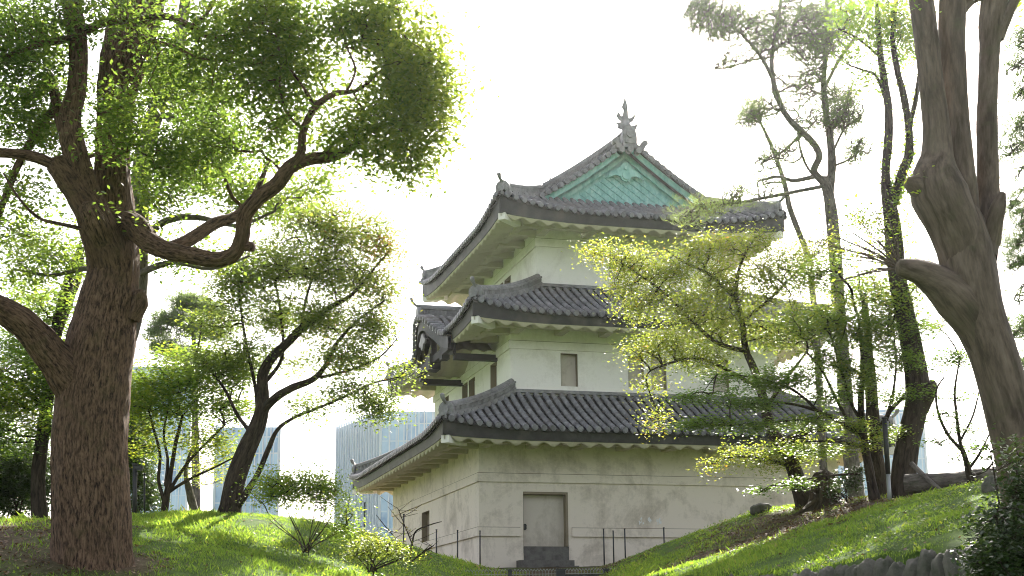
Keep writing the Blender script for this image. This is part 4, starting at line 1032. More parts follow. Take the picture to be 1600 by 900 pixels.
# --- the dark curved tree in front of the towers
Yt = 29.5
tree('cherry_tree', (357, 815, Yt), 'dark curved trunk forking into wide thin crown in front of the glass towers', [
    [(357, 814, Yt, 42), (361, 790, Yt, 34), (368, 750, Yt, 32), (384, 706, Yt, 30), (400, 670, Yt, 26), (409, 640, Yt, 22), (411, 612, Yt, 19), (410, 588, Yt, 18), (424, 560, Yt, 16), (450, 535, 29.3, 14), (480, 505, 29.2, 12), (520, 478, 29, 9), (550, 460, 28.9, 6), (580, 425, 28.8, 4), (610, 390, 28.7, 2.5)],
    [(408, 645, Yt, 14), (430, 622, 29.3, 14), (456, 606, 29.1, 12), (490, 592, 29, 10), (512, 566, 28.9, 8), (527, 535, 28.8, 6), (560, 500, 28.7, 4), (600, 470, 28.7, 2.5)],
    [(366, 800, Yt, 12), (385, 770, 29.3, 11), (404, 738, 29.2, 9), (420, 700, 29.1, 8), (435, 670, 29, 6), (465, 650, 28.9, 5), (520, 628, 28.7, 4), (580, 600, 28.5, 3), (630, 588, 28.4, 2)],
    [(396, 680, Yt, 8), (372, 650, 29.6, 6), (352, 610, 29.7, 5), (330, 580, 29.8, 4), (306, 555, 29.9, 2.5)],
    [(404, 660, Yt, 7), (398, 600, 29.6, 6), (385, 540, 29.7, 5), (376, 480, 29.8, 4), (370, 420, 29.9, 2.5)],
    [(470, 515, 29.2, 6), (480, 460, 29.2, 5), (500, 400, 29.2, 4), (512, 350, 29.2, 2.5)],
    [(500, 590, 29, 6), (540, 580, 28.9, 4), (590, 560, 28.8, 3), (620, 530, 28.7, 2)],
    [(412, 600, Yt, 8), (440, 560, 29.7, 6), (440, 500, 29.9, 4.5), (430, 440, 30, 3)]],
    [(560, 370, 28.8, 55, 34, 1.0, 1.0, .6), (600, 392, 28.7, 36, 20, .7, .8, .85), (500, 370, 29.2, 60, 40, 1.2, 1.1, .5), (440, 410, 29.8, 60, 40, 1.2, 1.2, .45), (380, 440, 29.9, 55, 40, 1.1, 1.1, .45), (520, 430, 29, 60, 36, 1.1, 1.2, .5), (585, 450, 28.8, 40, 36, .9, 1.1, .6), (340, 500, 29.9, 50, 30, 1, 1.0, .4), (420, 490, 29.9, 60, 30, 1.1, 1.3, .42), (500, 500, 29.1, 60, 30, 1.1, 1.3, .5), (580, 510, 28.7, 45, 28, .9, 1.2, .55), (340, 570, 29.8, 60, 22, 1.0, 1.5, .35), (540, 560, 28.8, 55, 24, .9, 1.2, .5), (610, 580, 28.5, 40, 20, .7, 1.2, .5), (560, 612, 28.6, 60, 18, .8, 1.1, .45), (590, 640, 28.5, 36, 16, .6, 1.2, .35), (480, 640, 28.9, 40, 16, .7, .8, .4), (450, 570, 29.5, 40, 24, .9, .8, .5), (390, 560, 29.7, 40, 30, .9, 1.1, .35), (460, 330, 29.2, 60, 30, 1.1, .8, .55), (540, 335, 28.9, 40, 18, .8, .5, .7)],
    M['bark_dark'], M['leaf_brown'], (.08, .04), 20, .34, .65, .35, k=1.25, sides=12)
# --- pine far left
tree('pine_tree', (305, 800, 46), 'thin pine with flat needle clusters rising behind the small maple', [
    [(306, 800, 46, 14), (305, 700, 46, 12), (305, 600, 46, 9), (303, 540, 46, 7), (300, 490, 46, 5), (298, 465, 46, 3)],
    [(305, 560, 46, 4), (275, 545, 46, 3), (245, 540, 46, 2)], [(304, 540, 46, 4), (330, 520, 46, 3), (350, 510, 46, 2)], [(302, 515, 46, 4), (270, 505, 46, 3), (245, 505, 46, 2)], [(301, 495, 46, 3), (320, 480, 46, 2)]],
    [(295, 475, 46, 28, 14, .9, 1.2), (265, 500, 46, 32, 10, .9, 1.2), (325, 485, 46, 30, 10, .9, 1.1), (250, 520, 46, 24, 8, .8, 1.2), (300, 515, 46, 40, 10, 1, 1.2), (262, 545, 46, 34, 10, .9, 1.2), (335, 525, 46, 32, 10, .9, 1.1), (300, 560, 46, 36, 10, .9, 1.0)],
    M['bark_pine'], M['needle'], (.20, .018), 26, .30, .5, kind='needle', twig=.008, k=2.2)
# --- shrubs on the left bank
shrub('azalea_shrub', (478, 862, 25.5), 'rounded loose shrub with fan of thin stems on the left bank', [(430, 765, 25.5, 34, 26, .7, 1.3), (480, 770, 25.5, 40, 34, .7, 1.3), (520, 795, 25.5, 36, 26, .6, 1.2), (450, 800, 25.5, 40, 22, .6, 1.2, .6), (505, 765, 25.7, 30, 24, .5, .8, .6), (530, 825, 25.6, 22, 16, .4, .8, .5), (500, 820, 25.5, 36, 16, .5, .8), (415, 800, 25.6, 22, 18, .5, .8)], M['leaf_maple'], (.065, .032), 14, 1.2, tmean=.6, up=.35, sw=2.2, per=16, cr=.26)
shrub('azalea_shrub', (582, 892, 24), 'low yellow green bush behind the wire fence', [(560, 862, 24, 26, 16, .5, 1.3), (600, 858, 24, 30, 14, .5, 1.3), (580, 845, 24.2, 34, 10, .5, 1.0), (630, 868, 24, 18, 10, .4, .8)], M['leaf_cherry'], (.05, .026), 10, .6, tmean=.45, sw=3, per=16)
tb = Wood()
def bare_extra(wd, lv):
    nd = wd.nodes; 
    for i in range(46):
        p = nd[rng.integers(len(nd) // 3, len(nd))][0]; d = rng.normal(size=3) * np.array([.22, .14, .14]) + np.array([.06, 0, .09])
        wd.tube(np.array([p, p + d * .5 + rng.normal(size=3) * .02, p + d]), np.array([.006, .005, .003]), 4, 0, i, False)
        c = p + d * rng.uniform(.55, 1.05, 5)[:, None]; lv.add(c, .04, .018, tmean=.9 if i % 3 else .55, tsd=.1)
tree('bare_shrub', (648, 872, 29.5), 'nearly bare twiggy shrub with pinkish tips by the keep corner', [
    [(640, 882, 29.5, 3.5), (644, 850, 29.5, 3), (650, 830, 29.4, 2.5), (672, 820, 29.3, 2), (690, 815, 29.3, 1.2)],
    [(638, 880, 29.5, 3), (620, 845, 29.5, 2), (600, 820, 29.5, 1.4), (588, 805, 29.5, 1)], [(644, 850, 29.5, 2), (630, 815, 29.5, 1.5), (622, 795, 29.5, 1)], [(640, 880, 29.5, 2.5), (662, 862, 29.5, 2), (678, 852, 29.5, 1.4)]],
    [], M['bark_dark'], M['leaf_cherry'], cat='shrub', extra=bare_extra, sides=6, lump=0)

# --- big smooth-barked tree on the right
Yp = 15.0
def plane_extra(wd, lv):
    c = P(1408, 420, 14.9)
    for i in range(26):   # thin shoots from the pollarded stub
        a = R(rnd.uniform(95, 200)); ln = rnd.uniform(.5, 1.3); d = np.array([math.cos(a) * ln, rnd.uniform(-.3, .3), math.sin(a) * ln * .75])
        wd.tube(np.array([c, c + d * .4 + np.array([0, 0, .03]), c + d]), np.array([.008, .006, .003]), 4, 0, i, False)
        cc = c + d * rng.uniform(.4, 1.0, 4)[:, None] + rng.normal(size=(4, 3)) * .05; lv.add(cc, .06, .035, tmean=.7)
    for (px, py) in ((1425, 290), (1432, 275), (1340, 330)): 
        lv.add(P(px, py, 14.7) + rng.normal(size=(10, 3)) * .08, .06, .035, tmean=.7)
tree('zelkova_tree', (1600, 800, Yp), 'massive smooth grey tree on the right splitting into three upright stems', [
    [(1606, 830, Yp, 74.2), (1600, 770, Yp, 72.5), (1588, 700, Yp, 70.7), (1572, 630, Yp, 72.5), (1553, 560, Yp, 76.0), (1533, 500, Yp, 79.5), (1517, 440, Yp, 86.5), (1508, 390, Yp, 88.3), (1500, 345, Yp, 74.2), (1494, 310, Yp, 44.2)],
    [(1515, 440, Yp, 74.2), (1500, 385, 14.97, 77.7), (1484, 340, 14.92, 84.8), (1468, 306, 14.9, 93.7), (1462, 276, 14.9, 81.3), (1464, 244, 14.9, 53.0), (1463, 200, 14.9, 42.4), (1455, 130, 14.9, 38.9), (1447, 60, 14.9, 38.9), (1440, 0, 14.9, 40.7), (1430, -60, 14.9, 37.1), (1410, -140, 14.9, 26.5)],
    [(1505, 380, Yp, 65.4), (1502, 310, 15.05, 54.8), (1497, 240, 15.1, 47.7), (1492, 160, 15.1, 42.4), (1488, 80, 15.1, 42.4), (1488, 20, 15.1, 46.0), (1490, -50, 15.1, 40.7), (1500, -140, 15.1, 30.0)],
    [(1530, 400, Yp, 54.8), (1540, 350, 15.1, 46.0), (1544, 290, 15.2, 37.1), (1543, 220, 15.2, 33.5), (1543, 150, 15.2, 31.8), (1546, 80, 15.2, 33.5), (1550, 30, 15.2, 42.4), (1560, -30, 15.2, 44.2), (1585, -100, 15.2, 35.3)],
    [(1492, 20, 15.1, 31.8), (1515, -6, 15.2, 30.0), (1545, -14, 15.2, 28.3)],
    [(1450, 300, 14.85, 44.2), (1430, 290, 14.8, 35.3), (1416, 284, 14.78, 17.7)],
    [(1572, 640, Yp, 35.3), (1538, 530, 15.0, 67.2), (1496, 466, 14.93, 74.2), (1462, 438, 14.9, 54.8), (1436, 424, 14.87, 40.7), (1420, 420, 14.86, 35.3), (1404, 417, 14.85, 26.5)],
    [(1545, 380, Yp, 35.3), (1558, 330, 14.9, 26.5), (1566, 302, 14.9, 12.3)],
    [(1560, 60, 15.2, 17.7), (1590, -10, 15.1, 15.9), (1620, -50, 15, 10.6)]],
    [(1400, -40, 14.8, 60, 50, 1.0, .8, .6), (1600, -60, 15, 60, 50, 1.0, .8, .6)], M['bark_smooth'], M['leaf_maple'], (.075, .04), sides=30, lump=.07, extra=plane_extra, maxr=.03)
# --- tall pines on the right
pine_l = [
    [(1338, 775, 35, 25.8), (1328, 700, 35, 23.2), (1320, 600, 35, 22.4), (1312, 500, 35, 21.5), (1305, 400, 35, 20.6), (1300, 340, 35, 19.8), (1294, 300, 35, 18.9), (1288, 278, 35, 15.5)],
    [(1290, 285, 35, 12.0), (1272, 268, 35, 11.2), (1280, 245, 34.9, 11.2), (1272, 225, 34.8, 11.2), (1252, 205, 34.7, 11.2), (1232, 185, 34.6, 10.3), (1218, 160, 34.6, 9.5), (1208, 125, 34.5, 8.6), (1206, 90, 34.5, 7.7), (1213, 50, 34.5, 6.9), (1220, 0, 34.5, 6.0), (1225, -60, 34.5, 4)],
    [(1296, 300, 35, 14.6), (1300, 255, 35.1, 13.8), (1297, 215, 35.2, 12.0), (1291, 180, 35.2, 11.2), (1287, 130, 35.2, 9.5), (1290, 80, 35.3, 7.7), (1292, 30, 35.3, 6.9), (1290, -40, 35.3, 5)],
    [(1208, 125, 34.5, 6.9), (1190, 90, 34.4, 6.0), (1165, 60, 34.4, 5.2), (1145, 42, 34.3, 4.3), (1115, 28, 34.3, 3.4), (1085, 8, 34.3, 2.6)],
    [(1200, 90, 34.5, 4.3), (1170, 95, 34.4, 3.4), (1140, 105, 34.3, 2.6), (1118, 108, 34.3, 1.7)],
    [(1210, 80, 34.5, 4.3), (1235, 55, 34.5, 3.4), (1250, 20, 34.5, 2.6)],
    [(1288, 140, 35.2, 5.2), (1310, 95, 35, 6.0), (1335, 60, 34.8, 6.0), (1355, 20, 34.6, 6.9), (1372, -20, 34.5, 8)],
    [(1272, 276, 35, 7.7), (1240, 282, 34.8, 6.9), (1215, 276, 34.6, 5.2), (1190, 282, 34.5, 3.4)],
    [(1252, 210, 34.8, 5.2), (1225, 235, 34.7, 4.3), (1200, 250, 34.6, 2.6)],
    [(1300, 240, 35.1, 4.3), (1320, 200, 35, 3.4), (1335, 190, 35, 2.6)], [(1300, 260, 35.1, 4.3), (1325, 250, 35, 3.4), (1345, 235, 35, 2.6)], [(1296, 210, 35.2, 3.4), (1320, 165, 35.2, 2.6)],
    [(1286, 290, 35, 5.2), (1262, 262, 35, 4.3), (1250, 230, 35.1, 3.4), (1245, 190, 35.1, 2.6)],
    [(1292, 290, 35, 6.9), (1240, 300, 34.5, 6.0), (1180, 312, 34, 5.2), (1140, 318, 33.7, 3.4), (1095, 320, 33.4, 2.6)]]
tree('pine_tree', (1338, 775, 35), 'tall forked pine right of the keep with sparse needle tufts against bright sky', pine_l,
     [(1120, 30, 34.3, 54, 33, 1.3, 0.56), (1160, 50, 34.4, 54, 33, 1.3, 0.48), (1095, 10, 34.3, 35, 23, 1.1, 0.64), (1140, 105, 34.3, 45, 15, 1.1, 0.56), (1195, 60, 34.5, 35, 52, 1.1, 0.48), (1235, 40, 34.5, 45, 52, 1.3, 0.64), (1270, 60, 35, 45, 52, 1.3, 0.48), (1300, 40, 35.2, 40, 52, 1.3, 0.56), (1250, 130, 35, 54, 39, 1.3, 0.40), (1190, 175, 34.5, 37, 15, 1.0, 0.64), (1170, 190, 34.5, 27, 10, 0.8, 0.64), (1320, 185, 35, 32, 28, 1.1, 0.72), (1340, 235, 35, 24, 20, 1.1, 0.64), (1310, 150, 35.2, 32, 26, 1.1, 0.56), (1230, 235, 34.7, 40, 18, 1.1, 0.40), (1200, 252, 34.6, 27, 13, 1.0, 0.56), (1265, 190, 35, 35, 26, 1.1, 0.32),
      (1105, 325, 33.4, 34, 14, .8, .45, .8), (1150, 305, 33.7, 34, 16, .8, .4, .8), (1075, 338, 33.4, 18, 12, .6, .45, .8), (1190, 300, 34.1, 30, 14, .8, .3, .6)],
     M['bark_pine'], M['needle'], (.17, .0095), 7, .36, .8, kind='needle', twig=.0055, maxr=.025, cat='tree', k=1.35)
tree('pine_tree', (1275, 782, 37), 'slender pale pine stem just right of the keep roof corner', [
    [(1290, 790, 37, 13), (1284, 680, 37, 12), (1278, 560, 37, 11), (1268, 440, 37, 10), (1262, 400, 37, 10), (1245, 355, 37, 9), (1234, 325, 37, 9), (1228, 295, 37, 8), (1218, 262, 37, 7), (1204, 225, 37, 6), (1190, 195, 37, 4), (1180, 170, 37, 3)],
    [(1225, 285, 37, 4), (1205, 285, 37, 3), (1190, 290, 37, 2)], [(1212, 250, 37, 3), (1195, 245, 37, 2)]],
    [(1180, 165, 37, 22, 10, .7, .8), (1165, 185, 37, 18, 8, .6, .8), (1200, 205, 37, 18, 10, .6, .5), (1195, 240, 37, 18, 8, .6, .5), (1190, 280, 37, 18, 8, .6, .5)], M['bark_pine'], M['needle'], (.17, .011), 36, .28, .5, kind='needle', twig=.006)
# --- ivy clad double trunk
def ivy_extra(wd, lv):
    nd = np.array([p for p, r in wd.nodes]); nr = np.array([r for p, r in wd.nodes])
    zt = P(1390, 120, 29)[2]; zb = P(1390, 560, 29)[2]
    sel = np.where((nd[:, 2] > zb) & (nd[:, 2] < zt) & (nr > .03))[0]
    i = rng.choice(sel, 3800); q = rng.normal(size=(3800, 3)); q /= np.linalg.norm(q, axis=1)[:, None]
    prob = np.clip(1.25 - np.abs(nd[i, 2] - P(1390, 390, 29)[2]) / (zt - zb) * 2.4, .05, 1); kp = rng.random(3800) < prob; i, q = i[kp], q[kp]
    thick = (.05 + .30 * rng.random(len(i)) ** 2 * (nr[i] > .12))
    lv.add(nd[i] + q * (nr[i] + thick)[:, None], .075, .06, tmean=.62, up=.1, droop=.8)
tree('ivy_clad_tree', (1412, 778, 29), 'thick dark trunk with ivy climbing its forked upper stems', [
    [(1408, 780, 29, 44), (1412, 740, 29, 38), (1419, 690, 29, 36), (1430, 640, 29, 36), (1432, 600, 29, 38), (1424, 540, 29, 34), (1412, 480, 29, 30), (1402, 430, 29, 28), (1398, 390, 29, 28), (1394, 350, 29, 26), (1388, 310, 29, 22), (1384, 270, 29, 14), (1388, 220, 29, 14), (1388, 170, 29, 13), (1382, 130, 29, 12), (1376, 90, 29, 11), (1372, 40, 29, 9), (1368, -20, 29, 7)],
    [(1438, 640, 29, 26), (1452, 612, 28.9, 24), (1458, 596, 28.9, 12)],
    [(1394, 320, 29, 16), (1410, 270, 28.9, 16), (1420, 240, 28.8, 15), (1420, 200, 28.8, 13), (1412, 150, 28.8, 12), (1402, 110, 28.8, 10), (1395, 60, 28.8, 9), (1400, 0, 28.8, 7)],
    [(1420, 200, 28.8, 9), (1430, 160, 28.7, 8), (1438, 110, 28.7, 7), (1450, 60, 28.6, 5)],
    [(1388, 170, 29, 6), (1370, 120, 29, 5), (1350, 110, 29, 4), (1322, 100, 29, 2)], [(1376, 90, 29, 5), (1340, 60, 29, 4), (1310, 45, 29, 3)]],
    [(1390, 30, 28.9, 50, 40, 1, 1.1, .6), (1345, 70, 29, 34, 40, 1, .9, .5), (1420, 60, 28.7, 40, 50, 1, .9, .6), (1360, 120, 29, 30, 20, .8, .6, .5), (1330, 20, 29, 40, 30, 1, .8, .5), (1390, 380, 28.7, 34, 50, .5, .6, .75), (1380, 450, 28.7, 40, 40, .6, .7, .75), (1340, 350, 28.8, 30, 30, .7, .45, .7), (1430, 300, 28.8, 20, 40, .5, .4, .6)],
    M['bark_dark'], M['leaf_maple'], (.07, .05), 24, .3, .8, .3, tmean=.6, k=1.0, sides=14, extra=ivy_extra)
tree('dark_trunked_tree', (1378, 776, 30.5), 'straight dark trunk standing just behind the black post', [
    [(1374, 780, 30.5, 30), (1372, 740, 30.5, 26), (1366, 690, 30.5, 24), (1362, 620, 30.5, 20), (1355, 540, 30.5, 16), (1350, 460, 30.5, 10)]],
    [(1350, 450, 30.5, 46, 30, 1, .8, .5), (1365, 520, 30.5, 40, 30, 1, .7, .5)], M['bark_dark'], M['leaf_maple'], (.075, .05), 30, .25, .45, .6)
# --- cherry in front of the keep
Yr = 31.5
cherry_l = [
    [(1262, 792, Yr, 40), (1252, 770, Yr, 28), (1241, 735, Yr, 24), (1228, 705, Yr, 22), (1212, 682, Yr, 20), (1200, 655, Yr, 17), (1192, 620, Yr, 14), (1180, 580, Yr, 13), (1165, 545, Yr, 11), (1160, 500, 31.3, 9), (1150, 460, 31.1, 7), (1158, 410, 31, 5), (1180, 370, 31, 3)],
    [(1222, 698, Yr, 16), (1245, 680, 31.3, 15), (1270, 670, 31.2, 13), (1297, 668, 31.1, 11)],
    [(1165, 548, Yr, 9), (1120, 535, 31, 7), (1080, 500, 30.7, 5), (1040, 460, 30.5, 4), (1000, 430, 30.3, 3), (960, 405, 30.2, 2), (925, 395, 30.1, 1.5)],
    [(1190, 610, Yr, 8), (1140, 580, 31, 6), (1090, 560, 30.7, 5), (1040, 570, 30.5, 4), (1010, 590, 30.4, 2.5), (1030, 650, 30.4, 1.5)],
    [(1152, 470, 31.1, 6), (1110, 430, 30.8, 5), (1070, 410, 30.6, 4), (1040, 390, 30.5, 2)],
    [(1160, 500, 31.3, 7), (1200, 470, 31.2, 5), (1240, 430, 31.2, 4), (1270, 400, 31.2, 2.5)],
    [(1195, 640, Yr, 7), (1230, 590, 31.4, 5), (1260, 550, 31.4, 4), (1290, 500, 31.4, 2.5)],
    [(1236, 730, Yr, 6), (1190, 715, 31.1, 5), (1140, 715, 30.8, 3), (1100, 730, 30.6, 2)],
    [(1246, 760, Yr, 6), (1220, 755, 31.2, 4), (1190, 770, 31, 2)]]
tree('cherry_tree', (1262, 792, Yr), 'leaning dark tree with yellow green crown hiding the right half of the keep', cherry_l,
     [(935, 393, 30.1, 26, 10, .4, 1.1, .6), (985, 408, 30.3, 40, 20, .6, 1.2, .55), (975, 445, 30.3, 34, 16, .5, .9, .55), (1045, 430, 30.5, 46, 28, .7, 1.1, .5), (1000, 480, 30.4, 44, 20, .6, 1.1, .5), (1105, 390, 30.8, 50, 20, .7, 1.0, .55), (1070, 480, 30.6, 50, 30, .8, 1.2, .45), (1130, 440, 31, 50, 34, .9, 1.1, .45), (1175, 380, 31, 36, 18, .7, .9, .5), (1130, 510, 31, 50, 30, .9, 1.2, .42), (1050, 535, 30.6, 50, 18, .6, 1.2, .5), (1000, 550, 30.4, 36, 14, .5, 1.0, .55), (1180, 460, 31.2, 50, 40, 1, 1.0, .4), (1230, 420, 31.2, 50, 34, 1, .8, .45), (1270, 390, 31.2, 40, 30, .9, .6, .5), (1025, 600, 30.4, 24, 20, .4, .9, .6), (1025, 655, 30.4, 18, 20, .4, .9, .6), (1095, 560, 30.7, 50, 18, .7, 1.1, .45), (1215, 520, 31.4, 50, 30, 1, 1.0, .4), (1270, 480, 31.4, 50, 40, 1, .8, .45), (1190, 420, 31.1, 30, 20, .7, .7, .55),
      (1110, 728, 30.6, 26, 9, .3, 1.4, .6), (1150, 712, 30.8, 26, 9, .4, 1.0, .55), (1200, 712, 31.1, 36, 18, .6, .9, .5), (1255, 705, 31.2, 36, 20, .7, .9, .5)],
     M['bark_dark'], M['leaf_cherry'], (.07, .037), 18, .34, .7, .35, k=.95, sides=12)
Ym = 29.3
tree('maple_tree', (1352, 776, Ym), 'green maple with flat leaf layers and fan of slim branches beside the black post', [
    [(1366, 780, Ym, 18), (1360, 745, Ym, 15), (1354, 712, Ym, 13), (1350, 685, Ym, 12), (1346, 655, Ym, 11), (1345, 620, Ym, 10), (1348, 580, Ym, 8), (1346, 540, Ym, 6), (1340, 490, Ym, 4)],
    [(1350, 680, Ym, 9), (1330, 670, 29.1, 8), (1300, 652, 28.9, 7), (1272, 640, 28.7, 6), (1240, 632, 28.5, 4), (1190, 625, 28.2, 2.5)],
    [(1348, 670, Ym, 7), (1325, 655, 29.1, 6), (1305, 620, 29, 5), (1285, 580, 28.9, 4), (1260, 550, 28.8, 3)],
    [(1347, 660, Ym, 6), (1330, 630, 29.2, 5), (1318, 590, 29.1, 4), (1300, 530, 29, 3)],
    [(1352, 690, Ym, 8), (1380, 660, 29.1, 8), (1392, 640, 29, 7), (1412, 620, 28.9, 5), (1430, 590, 28.8, 3)], [(1384, 655, 29.1, 5), (1396, 610, 29, 4), (1400, 560, 29, 3), (1395, 510, 29, 2)],
    [(1300, 650, 28.9, 5), (1260, 655, 28.6, 4), (1200, 660, 28.2, 3), (1130, 665, 27.9, 2)], [(1280, 645, 28.7, 5), (1240, 610, 28.4, 4), (1180, 590, 28.1, 3), (1120, 585, 27.9, 2)],
    [(1352, 700, Ym, 5), (1310, 690, 29, 4), (1260, 690, 28.8, 2.5)], [(1340, 740, Ym, 4), (1280, 745, 28.9, 3), (1220, 760, 28.7, 2)]],
    [(1145, 585, 28, 60, 9, .8, 1.6, .3), (1200, 600, 28.2, 50, 10, .8, 1.5, .3), (1110, 622, 27.9, 60, 8, .8, 1.7, .22), (1175, 632, 28.1, 50, 9, .8, 1.6, .25), (1100, 662, 27.9, 50, 9, .7, 1.7, .3), (1170, 668, 28.1, 50, 9, .7, 1.5, .35), (1240, 590, 28.4, 50, 20, .9, 1.3, .35), (1290, 560, 28.9, 50, 26, .9, 1.2, .5), (1310, 500, 29, 50, 34, 1, 1.2, .6), (1340, 450, 29.2, 40, 30, .9, .9, .65), (1280, 430, 29.4, 50, 34, 1, .7, .6), (1340, 390, 29.4, 50, 30, 1, .6, .65), (1430, 430, 29, 30, 40, .8, .6, .6), (1250, 510, 28.8, 40, 30, 1, .8, .5), (1370, 520, 29, 44, 36, .9, 1.2, .55), (1400, 480, 29, 40, 36, .9, 1.2, .6), (1410, 560, 28.9, 46, 24, .9, 1.3, .45), (1340, 590, 29, 50, 24, .9, 1.2, .5), (1400, 620, 28.9, 44, 16, .8, 1.2, .5), (1290, 620, 28.8, 50, 14, .8, 1.1, .4), (1260, 660, 28.6, 50, 12, .8, 1.2, .5), (1330, 665, 29, 40, 14, .7, .9, .7), (1320, 700, 29, 46, 12, .7, 1.1, .75), (1390, 680, 29, 30, 14, .7, .9, .65), (1260, 705, 28.8, 44, 10, .6, 1.1, .6), (1200, 766, 28.7, 26, 8, .5, 1.5, .3), (1240, 755, 28.8, 24, 9, .5, 1.4, .3), (1440, 520, 28.8, 30, 24, .8, 1.0, .4), (1452, 600, 28.7, 26, 14, .7, .7, .35)],
    M['bark_dark'], M['leaf_maple'], (.068, .046), 26, .28, .26, .9, k=1.2, sides=10)
# --- thin dark tree between the ivy trunk and the big grey tree
tree('thin_tree', (1516, 762, 25), 'thin dark branching tree with sparse leaf layers above the fallen log', [
    [(1520, 765, 25, 14), (1514, 740, 25, 11), (1508, 715, 25, 8), (1500, 690, 25, 6), (1495, 650, 25, 5), (1492, 610, 25, 3.5), (1500, 560, 25, 2)],
    [(1505, 705, 25, 6), (1482, 680, 25, 5), (1466, 645, 25, 4), (1463, 610, 25, 3), (1475, 590, 25, 2)], [(1512, 735, 25, 5), (1530, 710, 25, 4), (1545, 680, 25, 2.5)],
    [(1516, 745, 25, 5), (1540, 735, 25, 4), (1552, 722, 25, 2.5)], [(1500, 690, 25, 4), (1520, 650, 25, 3), (1530, 610, 25, 2)]],
    [(1470, 655, 25, 34, 8, .6, 1.0, .2), (1490, 620, 25, 36, 8, .6, .8, .25), (1500, 670, 25, 36, 8, .6, 1.0, .2), (1465, 690, 25, 26, 7, .5, 1.0, .2), (1520, 700, 25, 24, 8, .5, 1.0, .2), (1510, 560, 25, 40, 14, .7, .6, .4), (1470, 560, 25, 40, 20, .7, .6, .45), (1490, 720, 25, 24, 6, .5, .8, .2), (1480, 510, 25, 40, 16, .7, .4, .5)],
    M['bark_dark'], M['leaf_maple'], (.055, .04), 28, .2, .3, .8, k=.9)
# --- pine at the right edge
pl = [[(1660, 760, 21, 40), (1655, 500, 21, 34), (1650, 250, 21, 30), (1645, 0, 21, 26), (1640, -120, 21, 20)]]
pb = []
for i, y in enumerate([-10, 40, 85, 130, 175, 215, 255, 290, 325, 360, 400, 440, 500, 560]):
    x1 = 1568 + (i * 37 % 23); dy = 18 + (i * 29 % 17)
    pl.append([(1652, y - 12, 21, 5), (1625, y - 2, 20.9, 4), (1598, y + 8, 20.8, 3), (x1 + 8, y + dy, 20.7, 1.5)])
    pb += [(x1 + 18, y + dy - 6, 20.7, 22, 8, .5, .8), (1605, y + 4, 20.8, 20, 8, .5, .6)]
tree('pine_tree', (1660, 790, 21), 'pine at the right edge with drooping dark branches beside the grey tree', pl, pb, M['bark_pine'], M['needle'], (.15, .009), 12, .26, .5, kind='needle', twig=.004, tmean=.25, k=2.6)
# --- shrubs right
shrub('evergreen_shrub', (1330, 782, 29.6), 'small dark evergreen shrub beside the rotten stump', [(1322, 755, 29.6, 22, 18, .4, 1.4), (1340, 740, 29.6, 14, 12, .3, 1.0), (1310, 770, 29.6, 16, 10, .3, 1.2)], M['leaf_dark'], (.06, .035), 6, sw=3)
shrub('privet_bush', (1590, 930, 11.5), 'glossy leaved bush in the bottom right corner', [(1575, 830, 11.5, 40, 50, .5, 2.2, .3), (1600, 760, 11.6, 34, 50, .5, 1.4, .5), (1550, 880, 11.4, 36, 40, .5, 2.2, .3), (1610, 880, 11.4, 40, 50, .5, 2.2, .3), (1560, 735, 11.7, 20, 22, .3, .6, .9), (1548, 700, 11.7, 12, 16, .3, .35, .95), (1590, 710, 11.7, 18, 24, .3, .5, .9)], M['leaf_dark'], (.05, .03), 16, .9, per=22, cr=.12, sw=5, tmean=.7)

# --- log, prop, stump, rock
def piece(name, base, label, cat, build, m, group=None):
    r, g = tree_root(name, *base, label, cat, group); wd = Wood(); build(wd); return r, wd
r, wd = piece('fallen_log', (1485, 762, 26.5), 'thick log lying level between the ivy trunk and the thin dark tree', 'log', lambda wd: wd.limb([(1415, 756, 27, 30), (1450, 755, 26.8, 30), (1490, 753, 26.5, 29), (1525, 748, 26.2, 30), (1560, 744, 26, 27)], 16, .06), None)
wd.build('log', M['bark_pine'], r)
r, wd = piece('wooden_prop', (1474, 778, 26.2), 'slanting pole leaning against the ivy trunk in front of the log', 'pole', lambda wd: wd.limb([(1424, 724, 26.9, 8), (1445, 745, 26.6, 8), (1475, 772, 26.2, 8), (1482, 780, 26.1, 8)], 8, .05), None)
wd.build('pole', M['bark_pine'], r)
def stump_b(wd):
    wd.limb([(1292, 812, 30.4, 84), (1291, 795, 30.4, 52), (1290, 778, 30.4, 42), (1289, 760, 30.4, 38), (1288, 744, 30.4, 33), (1288, 738, 30.4, 22)], 26, .28, seed=31, step=.06)
    for a in ((1282, 742, 10), (1295, 741, 12), (1302, 750, 8), (1276, 752, 8), (1289, 738, 8)):
        wd.limb([(a[0], 770, 30.3, a[2] + 6), (a[0], a[1] + 8, 30.3, a[2]), (a[0] + 1, a[1], 30.3, a[2] * .3)], 8, .4)
    for i in range(9):
        x = 1270 + i * 7; wd.limb([(1290 + (i - 4) * 4, 786, 30.2, 12), (x + (i - 4) * 3, 797, 30.0, 9), (x + (i - 4) * 7, 806, 29.7, 5)], 8, .4)
r, wd = piece('tree_stump', (1290, 795, 30.4), 'ragged rotten stump with splintered top on bare soil', 'stump', stump_b, None)
wd.build('stump', M['deadwood'], r)
